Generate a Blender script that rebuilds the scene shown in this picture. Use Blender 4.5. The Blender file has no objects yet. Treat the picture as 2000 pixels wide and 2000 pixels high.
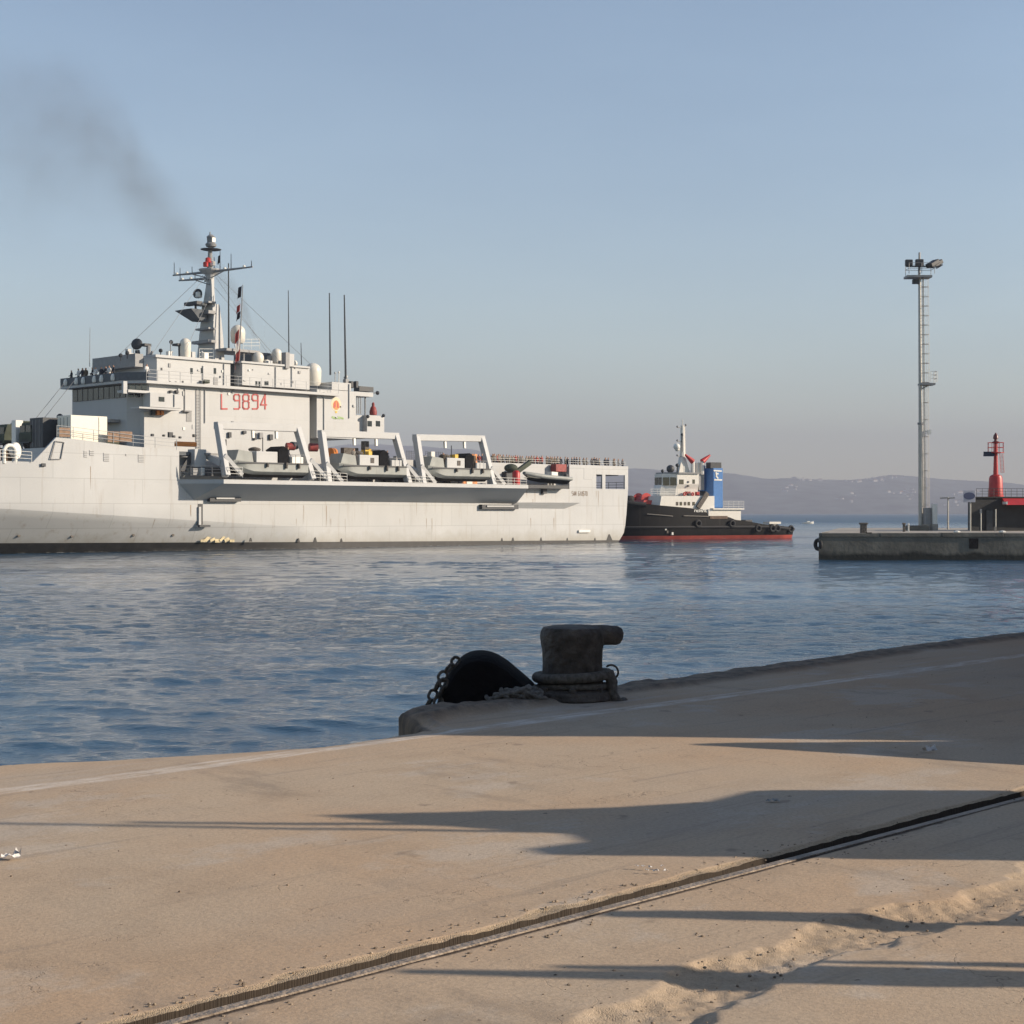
import bpy, bmesh, math, random
import numpy as np
from mathutils import Vector, Matrix
rng = random.Random(7)
sc = bpy.context.scene
COL = sc.collection
# ------------------------------------------------------------------ camera
F, CX, HY, H, QZ = 3130.0, 1000.0, 1002.0, 3.8, 2.2   # focal length and centre in photo pixels, eye height, quay height
cam_d = bpy.data.cameras.new('camera'); cam = bpy.data.objects.new('camera', cam_d); COL.objects.link(cam)
cam.location = (0, 0, H); cam.rotation_euler = (math.radians(90), 0, 0)
cam_d.sensor_width = 36; cam_d.lens = F / 2000 * 36; cam_d.shift_y = 0.001
cam_d.clip_start = 0.1; cam_d.clip_end = 60000
sc.camera = cam
# ------------------------------------------------------------------ sky and sun
SUN_EL, SUN_TO = math.radians(20.0), (0.9976, -0.07)      # the sun stands right of the picture, a touch behind the camera
w = bpy.data.worlds.new('World'); sc.world = w; w.use_nodes = True
nt = w.node_tree; nt.nodes.clear()
sky = nt.nodes.new('ShaderNodeTexSky'); sky.sky_type = 'NISHITA'; sky.sun_disc = False
sky.sun_elevation = SUN_EL; sky.sun_rotation = math.atan2(SUN_TO[0], SUN_TO[1])
sky.air_density = 1.0; sky.dust_density = 0.2; sky.ozone_density = 1.1; sky.altitude = 0
bg = nt.nodes.new('ShaderNodeBackground'); bg.inputs['Strength'].default_value = 0.117
wo = nt.nodes.new('ShaderNodeOutputWorld')
tcw = nt.nodes.new('ShaderNodeTexCoord'); mpw = nt.nodes.new('ShaderNodeMapping'); mpw.inputs['Scale'].default_value = (2.2, 2.2, 9.0)      # faint uneven veils of haze, all round the sky
nw = nt.nodes.new('ShaderNodeTexNoise'); nw.inputs['Scale'].default_value = 1.4; nw.inputs['Detail'].default_value = 5; nw.inputs['Roughness'].default_value = .55
rw = nt.nodes.new('ShaderNodeValToRGB'); rw.color_ramp.elements[0].position = .32; rw.color_ramp.elements[0].color = (.91,.90,.90,1); rw.color_ramp.elements[1].position = .68; rw.color_ramp.elements[1].color = (1.0,.975,.955,1)
mw = nt.nodes.new('ShaderNodeMix'); mw.data_type = 'RGBA'; mw.blend_type = 'MULTIPLY'; mw.inputs[0].default_value = 1.0
nt.links.new(tcw.outputs['Generated'], mpw.inputs[0]); nt.links.new(mpw.outputs[0], nw.inputs['Vector']); nt.links.new(nw.outputs['Fac'], rw.inputs[0])
nt.links.new(sky.outputs[0], mw.inputs[6]); nt.links.new(rw.outputs[0], mw.inputs[7]); nt.links.new(mw.outputs[2], bg.inputs[0]); nt.links.new(bg.outputs[0], wo.inputs[0])
sun_d = bpy.data.lights.new('sun', 'SUN'); sun_d.energy = 5.0; sun_d.angle = math.radians(0.5); sun_d.color = (1.0, 0.85, 0.675)
sun = bpy.data.objects.new('sun', sun_d); COL.objects.link(sun)
sv = Vector((SUN_TO[0] * math.cos(SUN_EL), SUN_TO[1] * math.cos(SUN_EL), math.sin(SUN_EL)))
sun.rotation_euler = sv.to_track_quat('Z', 'Y').to_euler(); sun.location = (60, 0, 60)
vs = sc.view_settings; vs.view_transform = 'Standard'; vs.look = 'None'; vs.exposure = 0.66; vs.gamma = 1.0; vs.use_curve_mapping = False
sc.cycles.volume_step_rate = 1.0; sc.cycles.volume_max_steps = 256; sc.cycles.max_bounces = 8; sc.cycles.volume_bounces = 1
# ------------------------------------------------------------------ helpers
def V(*a): return Vector(a)
class MB:
    def __init__(s): s.v = []; s.f = []; s.mi = []; s.cur = 0
    def add(s, vs_, fs):
        b = len(s.v); s.v += [tuple(p) for p in vs_]; s.f += [tuple(i + b for i in f) for f in fs]; s.mi += [s.cur] * len(fs); return s
    def hexa(s, p): return s.add(p, [(0,1,2,3), (4,7,6,5), (0,4,5,1), (1,5,6,2), (2,6,7,3), (3,7,4,0)])
    def box(s, x0, x1, y0, y1, z0, z1):
        return s.hexa([(x0,y0,z0),(x1,y0,z0),(x1,y1,z0),(x0,y1,z0),(x0,y0,z1),(x1,y0,z1),(x1,y1,z1),(x0,y1,z1)])
    def loft(s, rings, cap=True, close=True):
        n = len(rings[0]); vs_ = [p for r in rings for p in r]; fs = []
        for i in range(len(rings) - 1):
            for j in range(n if close else n - 1):
                k = (j + 1) % n; fs.append((i*n+j, i*n+k, (i+1)*n+k, (i+1)*n+j))
        if cap: fs += [tuple(range(n))[::-1], tuple(range((len(rings)-1)*n, len(rings)*n))]
        return s.add(vs_, fs)
    def prism_y(s, poly, y0, y1):          # poly of (x,z)
        return s.loft([[(x, y0, z) for x, z in poly], [(x, y1, z) for x, z in poly]])
    def prism_z(s, poly, z0, z1):          # poly of (x,y)
        return s.loft([[(x, y, z0) for x, y in poly], [(x, y, z1) for x, y in poly]])
    def tube(s, pts, r, n=8, cap=True):
        pts = [Vector(p) for p in pts]; rs = r if isinstance(r, (list, tuple)) else [r] * len(pts); rings = []
        up = None
        for i, p in enumerate(pts):
            t = (pts[min(i+1, len(pts)-1)] - pts[max(i-1, 0)]).normalized()
            if up is None: up = V(0,0,1) if abs(t.z) < 0.9 else V(1,0,0)
            a = t.cross(up).normalized(); b = a.cross(t); up = b
            rings.append([p + (a*math.cos(2*math.pi*k/n) + b*math.sin(2*math.pi*k/n)) * rs[i] for k in range(n)])
        return s.loft(rings, cap)
    def bar(s, p0, p1, a, b, ref=(0,0,1)):  # rectangular bar, half sizes a (across) and b (along ref)
        p0, p1 = Vector(p0), Vector(p1); t = (p1 - p0).normalized(); rf = Vector(ref)
        if abs(t.dot(rf)) > 0.97: rf = V(1,0,0)
        x = t.cross(rf).normalized(); y = x.cross(t)
        q = [(-1,-1),(1,-1),(1,1),(-1,1)]
        return s.loft([[p + x*a*i + y*b*j for i, j in q] for p in (p0, p1)])
    def lathe(s, prof, c=(0,0,0), n=16, sx=1, sy=1):
        return s.loft([[(c[0]+r*sx*math.cos(2*math.pi*k/n), c[1]+r*sy*math.sin(2*math.pi*k/n), c[2]+z) for k in range(n)] for r, z in prof])
    def ball(s, c, r, n=14, m=8, sz=1.0):
        return s.lathe([(max(r*math.sin(math.pi*i/m), r*0.02), -r*sz*math.cos(math.pi*i/m)) for i in range(m+1)], c, n)
    def torus(s, c, R, r, ax=(0,0,1), n=20, m=8, ang0=0, ang1=2*math.pi):
        ax = Vector(ax).normalized(); x = ax.orthogonal().normalized(); y = ax.cross(x); c = Vector(c); full = abs(ang1-ang0-2*math.pi) < 1e-6
        rings = []
        for i in range(n + (0 if full else 1)):
            a = ang0 + (ang1-ang0)*i/n; d = x*math.cos(a) + y*math.sin(a)
            rings.append([c + d*(R + r*math.cos(2*math.pi*j/m)) + ax*r*math.sin(2*math.pi*j/m) for j in range(m)])
        if full: rings.append(rings[0])
        return s.loft(rings, not full)
    def mesh(s, name, mats, smooth=False):
        me = bpy.data.meshes.new(name); me.from_pydata(s.v, [], s.f)
        for m in (mats if isinstance(mats, (list, tuple)) else [mats]): me.materials.append(m)
        if len(me.materials) > 1: me.polygons.foreach_set('material_index', s.mi)
        bm = bmesh.new(); bm.from_mesh(me); bmesh.ops.remove_doubles(bm, verts=bm.verts, dist=1e-5)
        bmesh.ops.recalc_face_normals(bm, faces=bm.faces)
        bm.to_mesh(me); bm.free()
        if smooth:
            me.polygons.foreach_set('use_smooth', [True]*len(me.polygons))
            try: me.set_sharp_from_angle(angle=math.radians(38))
            except Exception: pass
        return me
    def build(s, name, mats, parent=None, smooth=False, bevel=0):
        o = bpy.data.objects.new(name, s.mesh(name, mats, smooth)); COL.objects.link(o)
        if parent is not None: o.parent = parent
        if bevel:
            b = o.modifiers.new('bevel', 'BEVEL'); b.width = bevel; b.segments = 2; b.limit_method = 'ANGLE'
        return o
def tag(o, label=None, cat=None, group=None, kind=None):
    if label: o['label'] = label
    if cat: o['category'] = cat
    if group: o['group'] = group
    if kind: o['kind'] = kind
    return o
def thing(name, label, cat, loc=(0,0,0), rotz=0, group=None):
    o = bpy.data.objects.new(name, None); COL.objects.link(o); o.location = loc; o.rotation_euler = (0,0,rotz); o.empty_display_size = 0.3
    return tag(o, label, cat, group)
def copy_tree(o, parent=None):
    c = o.copy(); COL.objects.link(c); c.parent = parent
    for ch in list(o.children): copy_tree(ch, c)
    return c
class Frame:                               # a vertical-sided local frame on the water: x along, y to the left of x
    def __init__(s, ox, oy, ang): s.ox, s.oy, s.ang = ox, oy, ang; s.ax, s.ay = math.cos(ang), math.sin(ang); s.px_, s.py_ = -s.ay, s.ax
    def uz(s, px, py, w=0.0):              # a photo pixel on the plane y=w of the frame
        dx = (px - CX) / F; t = (w + s.ox*s.px_ + s.oy*s.py_) / (dx*s.px_ + s.py_)
        return ((t*dx - s.ox)*s.ax + (t - s.oy)*s.ay, H - (py - HY)/F*t)
    def P(s, px, py, w=0.0): u, z = s.uz(px, py, w); return V(u, w, z)
    def W(s, u, w, z): return V(s.ox + u*s.ax + w*s.px_, s.oy + u*s.ay + w*s.py_, z)
    def empty(s, name, label, cat): return thing(name, label, cat, (s.ox, s.oy, 0), s.ang)
CR = {'c1': (0,640,.2381), 'c2': (120,640,.18634), 'c3': (310,430,.15007), 'c4': (400,640,.19669), 'c5': (340,800,.17598),
      'c6': (600,800,.18634), 'c7': (900,860,.18634), 'c8': (1180,800,.20704), 'd1': (1560,480,.33133), 'd2': (1740,490,.15524), 'd3': (1860,830,.11905)}
def c(k, X, Y): o = CR[k]; return (o[0] + X*o[2], o[1] + Y*o[2])
def vnoise(x, y, seed=0):                  # smooth value noise on arrays
    r = np.random.RandomState(seed).rand(256, 256); xi, yi = np.floor(x).astype(int), np.floor(y).astype(int)
    fx, fy = x - xi, y - yi; fx, fy = fx*fx*(3-2*fx), fy*fy*(3-2*fy)
    g = lambda a, b: r[a % 256, b % 256]
    return (g(xi,yi)*(1-fx) + g(xi+1,yi)*fx)*(1-fy) + (g(xi,yi+1)*(1-fx) + g(xi+1,yi+1)*fx)*fy
def fbm(x, y, seed=0, o=4):
    t, a, n = 0, 1.0, 0
    for i in range(o): t = t + a*vnoise(x*2**i, y*2**i, seed+i); n += a; a *= .5
    return t / n
# ------------------------------------------------------------------ materials
def mat(name, col, rough=0.55, metal=0.0, var=0.0, scale=3.0, bump=0.0, bscale=30.0, streak=0.0, streak_col=(.25,.16,.09), spec=0.5, seams=0.0):
    m = bpy.data.materials.new(name); m.use_nodes = True; n = m.node_tree; b = n.nodes['Principled BSDF']
    b.inputs['Base Color'].default_value = (*col, 1); b.inputs['Roughness'].default_value = rough; b.inputs['Metallic'].default_value = metal
    b.inputs['Specular IOR Level'].default_value = spec
    tc = n.nodes.new('ShaderNodeTexCoord'); src = None
    if var:
        no = n.nodes.new('ShaderNodeTexNoise'); no.inputs['Scale'].default_value = scale; no.inputs['Detail'].default_value = 6
        n.links.new(tc.outputs['Object'], no.inputs['Vector'])
        r = n.nodes.new('ShaderNodeValToRGB'); r.color_ramp.elements[0].position = .3; r.color_ramp.elements[1].position = .7
        r.color_ramp.elements[0].color = (*[x*(1-var) for x in col], 1); r.color_ramp.elements[1].color = (*[min(x*(1+var), .95) for x in col], 1)
        n.links.new(no.outputs['Fac'], r.inputs[0]); src = r.outputs[0]
    if streak:
        mp = n.nodes.new('ShaderNodeMapping'); mp.inputs['Scale'].default_value = (1.6, 1.6, .12)
        n.links.new(tc.outputs['Object'], mp.inputs[0])
        s2 = n.nodes.new('ShaderNodeTexNoise'); s2.inputs['Scale'].default_value = 1.0; s2.inputs['Detail'].default_value = 7; s2.inputs['Roughness'].default_value = .65
        n.links.new(mp.outputs[0], s2.inputs['Vector'])
        r2 = n.nodes.new('ShaderNodeMapRange'); r2.inputs[1].default_value = .56; r2.inputs[2].default_value = .8; r2.inputs[4].default_value = streak
        n.links.new(s2.outputs['Fac'], r2.inputs[0])
        mx = n.nodes.new('ShaderNodeMix'); mx.data_type = 'RGBA'; mx.inputs[7].default_value = (*streak_col, 1)
        n.links.new(r2.outputs[0], mx.inputs[0])
        if src: n.links.new(src, mx.inputs[6])
        else: mx.inputs[6].default_value = (*col, 1)
        src = mx.outputs[2]
    if seams:                                # welded plate seams, in the along/up plane of a ship's side
        sx = n.nodes.new('ShaderNodeSeparateXYZ'); n.links.new(tc.outputs['Object'], sx.inputs[0]); cb = n.nodes.new('ShaderNodeCombineXYZ')
        n.links.new(sx.outputs[0], cb.inputs[0]); n.links.new(sx.outputs[2], cb.inputs[1])
        br = n.nodes.new('ShaderNodeTexBrick'); n.links.new(cb.outputs[0], br.inputs['Vector']); br.inputs['Scale'].default_value = 1.0; br.inputs['Mortar Size'].default_value = .03; br.inputs['Mortar Smooth'].default_value = .6
        br.inputs['Brick Width'].default_value = 6.4; br.inputs['Row Height'].default_value = 2.35; br.inputs['Color1'].default_value = (1,1,1,1); br.inputs['Color2'].default_value = (.955,.955,.955,1); br.inputs['Mortar'].default_value = (1-seams,)*3 + (1,)
        ml = n.nodes.new('ShaderNodeMix'); ml.data_type = 'RGBA'; ml.blend_type = 'MULTIPLY'; ml.inputs[0].default_value = 1.0; n.links.new(src, ml.inputs[6]); n.links.new(br.outputs['Color'], ml.inputs[7]); src = ml.outputs[2]
    if src: n.links.new(src, b.inputs['Base Color'])
    if bump:
        bn = n.nodes.new('ShaderNodeTexNoise'); bn.inputs['Scale'].default_value = bscale; bn.inputs['Detail'].default_value = 5
        n.links.new(tc.outputs['Object'], bn.inputs['Vector'])
        bp = n.nodes.new('ShaderNodeBump'); bp.inputs['Strength'].default_value = bump; bp.inputs['Distance'].default_value = .05
        n.links.new(bn.outputs['Fac'], bp.inputs['Height']); n.links.new(bp.outputs[0], b.inputs['Normal'])
    return m
M = {}
M['ship'] = mat('ship_grey_paint', (.43,.432,.425), .5, var=.05, scale=.25, streak=.42, streak_col=(.25,.19,.13), seams=.16)
M['ship2'] = mat('ship_house_paint', (.43,.432,.425), .5, var=.04, scale=.4, streak=.2, streak_col=(.27,.21,.15), seams=.10)
M['shipdark'] = mat('ship_deck_grey', (.09,.10,.11), .7, var=.15)
M['boot'] = mat('boot_top_black', (.025,.024,.023), .6, var=.3, scale=1.5, streak=.3, streak_col=(.10,.09,.06))
M['dark'] = mat('dark_steel', (.03,.033,.038), .55, var=.2)
M['grey'] = mat('mid_grey_steel', (.22,.22,.22), .5, var=.12)
M['black'] = mat('black_rubber', (.010,.010,.011), .95, spec=.15, var=.3, bump=.4, bscale=25)
M['glass'] = mat('dark_glass', (.012,.02,.024), .08, spec=.8)
M['white'] = mat('white_paint', (.72,.70,.64), .45, var=.04, streak=.12)
M['cream'] = mat('cream_container_paint', (.75,.70,.58), .5, var=.04, streak=.1)
M['dome'] = mat('radome_white', (.66,.62,.54), .4, var=.05, scale=1.5)
M['red_gear'] = mat('faded_red_gear', (.24,.035,.03), .6, var=.3, scale=3)
M['red'] = mat('red_paint', (.42,.022,.02), .45, var=.15, scale=2)
M['letter_red'] = mat('letter_red_paint', (.42,.05,.045), .5, var=.1)
M['boat_red'] = mat('antifouling_red', (.40,.07,.05), .55, var=.2, scale=.8, streak=.2)
M['orange'] = mat('orange_paint', (.62,.20,.03), .5, var=.1)
M['yellow'] = mat('yellow_paint', (.60,.38,.03), .5, var=.2, scale=4)
M['green'] = mat('olive_canvas', (.045,.055,.035), .8, var=.25, scale=2)
M['pale_green'] = mat('faded_green_paint', (.28,.40,.16), .6, var=.2, scale=4)
M['craft'] = mat('landing_craft_grey', (.27,.28,.26), .55, var=.12, scale=1.2, streak=.35, streak_col=(.12,.10,.08))
M['tugblack'] = mat('tug_black_paint', (.0045,.0045,.005), .65, spec=.2, var=.35, scale=.6, streak=.35, streak_col=(.07,.06,.05))
M['tugwhite'] = mat('tug_white_paint', (.66,.63,.57), .42, var=.04, streak=.18)
M['blue'] = mat('funnel_blue_paint', (.045,.17,.42), .42, var=.1)
M['tyre'] = mat('tyre_rubber', (.016,.016,.017), .8, var=.3, scale=6)
M['rust'] = mat('rusty_iron', (.12,.105,.09), .8, .2, var=.55, scale=7, bump=.8, bscale=22)
M['galv'] = mat('galvanised_steel', (.42,.40,.36), .5, .3, var=.1)
M['rope'] = mat('old_rope', (.24,.22,.19), .9, var=.4, scale=25, bump=1, bscale=90)
M['skin'] = mat('skin', (.42,.24,.16), .6)
M['hair'] = mat('hair', (.025,.018,.014), .7)
M['navy'] = mat('navy_cloth', (.015,.018,.03), .85)
M['wcloth'] = mat('white_cloth', (.62,.60,.57), .85)
M['bcloth'] = mat('brown_cloth', (.10,.075,.05), .9, var=.2)
M['rcloth'] = mat('red_cloth', (.24,.04,.035), .85)
M['solar'] = mat('solar_glass', (.01,.012,.02), .15)
M['bwall'] = mat('black_building_render', (.022,.023,.024), .8, var=.2, scale=1.2, bump=.3)
# ------------------------------------------------------------------ water
def grid_mesh(name, X, Y, Z, mats, uv=None, attr=None, smooth=True):
    n, m = X.shape; co = np.stack([X, Y, Z], -1).reshape(-1, 3)
    i = np.arange(n-1)[:, None]*m + np.arange(m-1)[None, :]
    q = np.stack([i, i+1, i+m+1, i+m], -1).reshape(-1, 4)
    me = bpy.data.meshes.new(name); me.vertices.add(n*m); me.vertices.foreach_set('co', co.ravel())
    me.loops.add(q.size); me.loops.foreach_set('vertex_index', q.ravel().astype(np.int32))
    me.polygons.add(len(q)); me.polygons.foreach_set('loop_start', np.arange(0, q.size, 4, dtype=np.int32))
    me.update(calc_edges=True); me.validate()
    me.polygons.foreach_set('use_smooth', [smooth]*len(me.polygons))
    if uv is not None:
        l = me.uv_layers.new(name='UVMap'); l.data.foreach_set('uv', np.stack(uv, -1).reshape(-1, 2)[q.ravel()].ravel())
    if attr:
        for k, a in attr.items():
            at = me.attributes.new(k, 'FLOAT', 'POINT'); at.data.foreach_set('value', a.ravel().astype(np.float32))
    for mm in (mats if isinstance(mats, list) else [mats]): me.materials.append(mm)
    o = bpy.data.objects.new(name, me); COL.objects.link(o); return o
def water_mat():
    m = bpy.data.materials.new('sea_water'); m.use_nodes = True; n = m.node_tree; b = n.nodes['Principled BSDF']; L = n.links.new
    b.inputs['Base Color'].default_value = (.018,.062,.115,1); b.inputs['IOR'].default_value = 1.333; b.inputs['Roughness'].default_value = .06
    geo = n.nodes.new('ShaderNodeNewGeometry')
    def noise(scale, sx, sy, detail=4, rough=.55, rot=0):
        mp = n.nodes.new('ShaderNodeMapping'); mp.inputs['Scale'].default_value = (sx, sy, 1); mp.inputs['Rotation'].default_value = (0,0,rot)
        L(geo.outputs['Position'], mp.inputs[0]); t = n.nodes.new('ShaderNodeTexNoise'); t.inputs['Scale'].default_value = scale
        t.inputs['Detail'].default_value = detail; t.inputs['Roughness'].default_value = rough; L(mp.outputs[0], t.inputs['Vector']); return t.outputs['Fac']
    def math_(op, a, bb):
        k = n.nodes.new('ShaderNodeMath'); k.operation = op
        for i, v in enumerate((a, bb)):
            if isinstance(v, (int, float)): k.inputs[i].default_value = v
            else: L(v, k.inputs[i])
        return k.outputs[0]
    small = noise(4.6, 1.0, 1.2, 6, .65); mid = noise(1.35, 1, 1.35, 4, .55, .3); big = noise(.42, 1, 1.5, 3, .5, -.2)
    gust = noise(.022, .55, 1.7, 3, .5, .12)                       # wind-ruffled bands
    gr = n.nodes.new('ShaderNodeMapRange'); gr.interpolation_type = 'SMOOTHSTEP'
    gr.inputs[1].default_value = .46; gr.inputs[2].default_value = .58; gr.inputs[3].default_value = .35; gr.inputs[4].default_value = 1.0; L(gust, gr.inputs[0])
    sp0 = n.nodes.new('ShaderNodeSeparateXYZ'); L(geo.outputs['Position'], sp0.inputs[0]); warp = noise(.05, 1, 1, 3, .6)
    def lane(yc, wd, slope, amt):                                   # a lane of wind on the water
        d = math_('DIVIDE', math_('SUBTRACT', math_('ADD', math_('ADD', sp0.outputs[1], math_('MULTIPLY', sp0.outputs[0], slope)), math_('MULTIPLY', math_('SUBTRACT', warp, .5), wd*2.2)), yc), wd)
        return math_('MULTIPLY', math_('POWER', 2.7183, math_('MULTIPLY', math_('MULTIPLY', d, d), -1)), amt)
    ruff = math_('ADD', gr.outputs[0], math_('ADD', lane(56, 11, .10, .9), lane(128, 14, .3, .6)))
    h = math_('ADD', math_('MULTIPLY', math_('MULTIPLY', small, .14), ruff), math_('ADD', math_('MULTIPLY', math_('MULTIPLY', mid, .12), ruff), math_('MULTIPLY', big, .06)))
    sp = n.nodes.new('ShaderNodeSeparateXYZ'); L(geo.outputs['Position'], sp.inputs[0])     # outside the harbour mouth the open sea is rougher
    ro = n.nodes.new('ShaderNodeMapRange'); ro.inputs[1].default_value = 230; ro.inputs[2].default_value = 700; ro.inputs[3].default_value = .035; ro.inputs[4].default_value = .34; L(sp.outputs[1], ro.inputs[0]); L(ro.outputs[0], b.inputs['Roughness'])
    so = n.nodes.new('ShaderNodeMapRange'); so.inputs[1].default_value = 230; so.inputs[2].default_value = 600; so.inputs[3].default_value = .5; so.inputs[4].default_value = .16; L(sp.outputs[1], so.inputs[0]); L(so.outputs[0], b.inputs['Specular IOR Level'])
    bp = n.nodes.new('ShaderNodeBump'); bp.inputs['Strength'].default_value = 1.0; bp.inputs['Distance'].default_value = .55
    L(h, bp.inputs['Height']); L(bp.outputs[0], b.inputs['Normal'])
    return m
ys = np.concatenate([[-400, -60, -5], np.geomspace(11, 300, 1300), np.geomspace(310, 40000, 60)])
ss = np.concatenate([[-1, -.6], np.linspace(-.33, .33, 480), [.6, 1]])
Yg = np.repeat(ys[:, None], len(ss), 1); half = np.maximum(np.abs(ys), 30)[:, None]
Xg = ss[None, :] * half * 1.35; Xg[:, 0] -= 600; Xg[:, -1] += 600
dd = np.hypot(Xg, Yg); Zg = np.zeros_like(Xg)
wr = np.random.RandomState(3)
wv = fbm(Xg/18 + 5, Yg/18, 23, 3) - .5
def lane_np(yc, wd, sl): return np.exp(-((Yg + sl*Xg + wv*wd*2.2 - yc)/wd)**2)
ruf = .55 + 1.1*(fbm(Xg/40 + 7, Yg/12 + 3, 21, 4)-.4) + .42*lane_np(55, 10, .10) + .25*lane_np(118, 13, .3)      # wind lanes between calmer water
for lam in np.geomspace(.32, 6.5, 56):
    a = wr.normal(1.66, .52); k = 2*math.pi/lam; ph = wr.uniform(0, 6.28); sl = .037 if lam < 1.1 else (.024 if lam < 2.2 else .0145)
    cell = dd*.0026 + .015; fade = np.clip(1.35 - cell*3.2/lam, 0, 1)
    Zg += sl/k * fade * np.sin(k*(math.cos(a)*Xg + math.sin(a)*Yg) + ph + 3.5*wv)
Zg *= np.clip(1.4 - dd/260, 0, 1) * np.clip(ruf, .25, 2)
water = grid_mesh('water', Xg, Yg, Zg, water_mat()); tag(water, 'blue rippled harbour water reaching out to the horizon', 'water', kind='structure')
# ------------------------------------------------------------------ quay
TP, TN = (.705, .709), (.709, -.705)                       # along the quay edge, and inland from it
def quay_xy(p, q): return p*TP[0] + q*TN[0], p*TP[1] + q*TN[1]
edge_p = [-80, 3, 4.96, 6.0, 6.9, 7.6, 8.02, 8.22, 8.6, 9.5, 11.8, 14.2, 19.9, 100]
edge_q = [-10.1, -9.75, -9.56, -9.2, -8.97, -8.92, -8.95, -9.42, -9.56, -9.62, -9.72, -9.93, -10.2, -10.6]
RAILQ, HOLEQ = -4.34, -3.30
ps = np.concatenate([np.arange(-70, 2, 4.), np.arange(2, 9.5, .016), np.arange(9.5, 22.5, .04), np.arange(23, 95, 4.)])
qb = np.concatenate([np.linspace(0, 1, 34)**1.0, ]); q2 = np.concatenate([np.arange(-8.38, -4.62, .06), np.arange(-4.62, -4.1, .011), np.arange(-4.1, -3.8, .03),
      np.arange(-3.8, -2.75, .018), np.arange(-2.75, .5, .06), np.arange(1, 60, 4.), RAILQ + np.array([-.0856, -.0850, -.0842, .0785, .0793, .0799])]); q2 = np.sort(q2)
qe = np.interp(ps, edge_p, edge_q); jag = (fbm(ps*.9, ps*0+.5, 4, 5) - .5); jag = jag + .5*(np.round(jag*7)/7 - jag); qe = qe + jag*.20*(ps > 1)*(ps < 30)
Qg = np.concatenate([qe[:, None]*(1-qb[None, :]) + (-8.44)*qb[None, :], np.repeat(q2[None, :], len(ps), 0)], 1)
Pg = np.repeat(ps[:, None], Qg.shape[1], 1)
fine = ((Pg > 1.9) & (Pg < 22.6)).astype(float)
Z = (fbm(Pg*.5, Qg*.5, 11, 3) - .5)*.030 + (fbm(Pg*9, Qg*9, 12, 3) - .5)*.0035*fine
# raised worn kerb along the coping, from the break beside the fender on to the right
dist = Qg - qe[:, None]
kerb = np.clip((Pg - 8.1)/.12, 0, 1) * np.clip(1 - (dist - .30 - .10*fbm(Pg*2, Qg*0, 31, 3))/.10, 0, 1)
Z += kerb*(.03 + .06*fbm(Pg*4, Qg*7, 32, 5))*np.where(Pg > 11.5, .55, 1) * (1 - .7*np.clip((Pg-9.0)/1.5, 0, 1)*np.clip((11.8-Pg)/1.2, 0, 1))
Z -= np.clip((.07 - dist)/.07, 0, 1)**2 * (.03 + .05*fbm(Pg*4, Qg*0, 33, 3)) * fine
Z -= np.clip((8.3 - Pg)/.4, 0, 1)*np.clip((Pg-5)/1.5, 0, 1)*np.clip((.45 - dist)/.45, 0, 1)**1.5*.05
# crane rail groove
dq = Qg - RAILQ
wf = .0852; wn = .0795
gro = ((dq > -.0846) & (dq < .0789)).astype(float)
Z -= gro*.062
rim = wf + .018 + .09*fbm(Pg*3.2, Qg*0+8, 48, 5)**1.7
er1 = np.where(dq < 0, np.clip((rim + dq)/.012, 0, 1), 0)
Z -= np.where(dq < 0, np.clip((rim + dq)/.03, 0, 1), 0)*(1-np.clip(gro*3, 0, 1))*.014*fbm(Pg*12, Qg*12, 49, 4)
groove_shade = np.maximum(((dq > -.0853) & (dq < .0796)).astype(float), np.where(dq > 0, np.clip((wn + .004 + .03*fbm(Pg*5, Qg*0+7, 46, 5)**2.2 - dq)/.006, 0, 1)*.8, 0))  # marks where the groove shade is painted in
# broken-out strip nearer the camera
dh = Qg - HOLEQ - (fbm(Pg*.8, Qg*0, 51, 3)-.5)*.22 + (fbm(Pg*6, Qg*6, 59, 5)-.5)*.16
wh = .09 + .17*fbm(Pg*1.1, Qg*0+3, 52, 4); wh2 = .06 + .20*fbm(Pg*1.6, Qg*0+9, 53, 4)
hol = np.where(dh < 0, np.clip((wh + dh)/(wh*.75), 0, 1), np.clip((wh2 - dh)/(wh2*.42), 0, 1)); hol = hol**.7
hol = np.clip(hol*(.75 + .6*fbm(Pg*6, Qg*6, 57, 4)) + (fbm(Pg*3.5, Qg*5, 58, 4)-.5)*.30*np.clip(hol*4, 0, 1), 0, 1.15); deep = .012 + .022*fbm(Pg*1.4, Qg*0+1, 54, 3)
Z -= hol*deep + (np.abs(fbm(Pg*13, Qg*16, 55, 5)-.5)*.026 + (fbm(Pg*34, Qg*34, 56, 2)-.5)*.012)*fine*np.clip(hol*3, 0, 1)
er2 = np.clip(hol*5, 0, 1)*np.clip(.75 - np.clip(dh+.05, 0, 1)*4, .12, 1)  # aggregate tone weighted to paint the far flank as sunlit
ero = np.maximum(er1, er2*.5)
Xq, Yq = quay_xy(Pg, Qg)
Zq = QZ + Z
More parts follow.
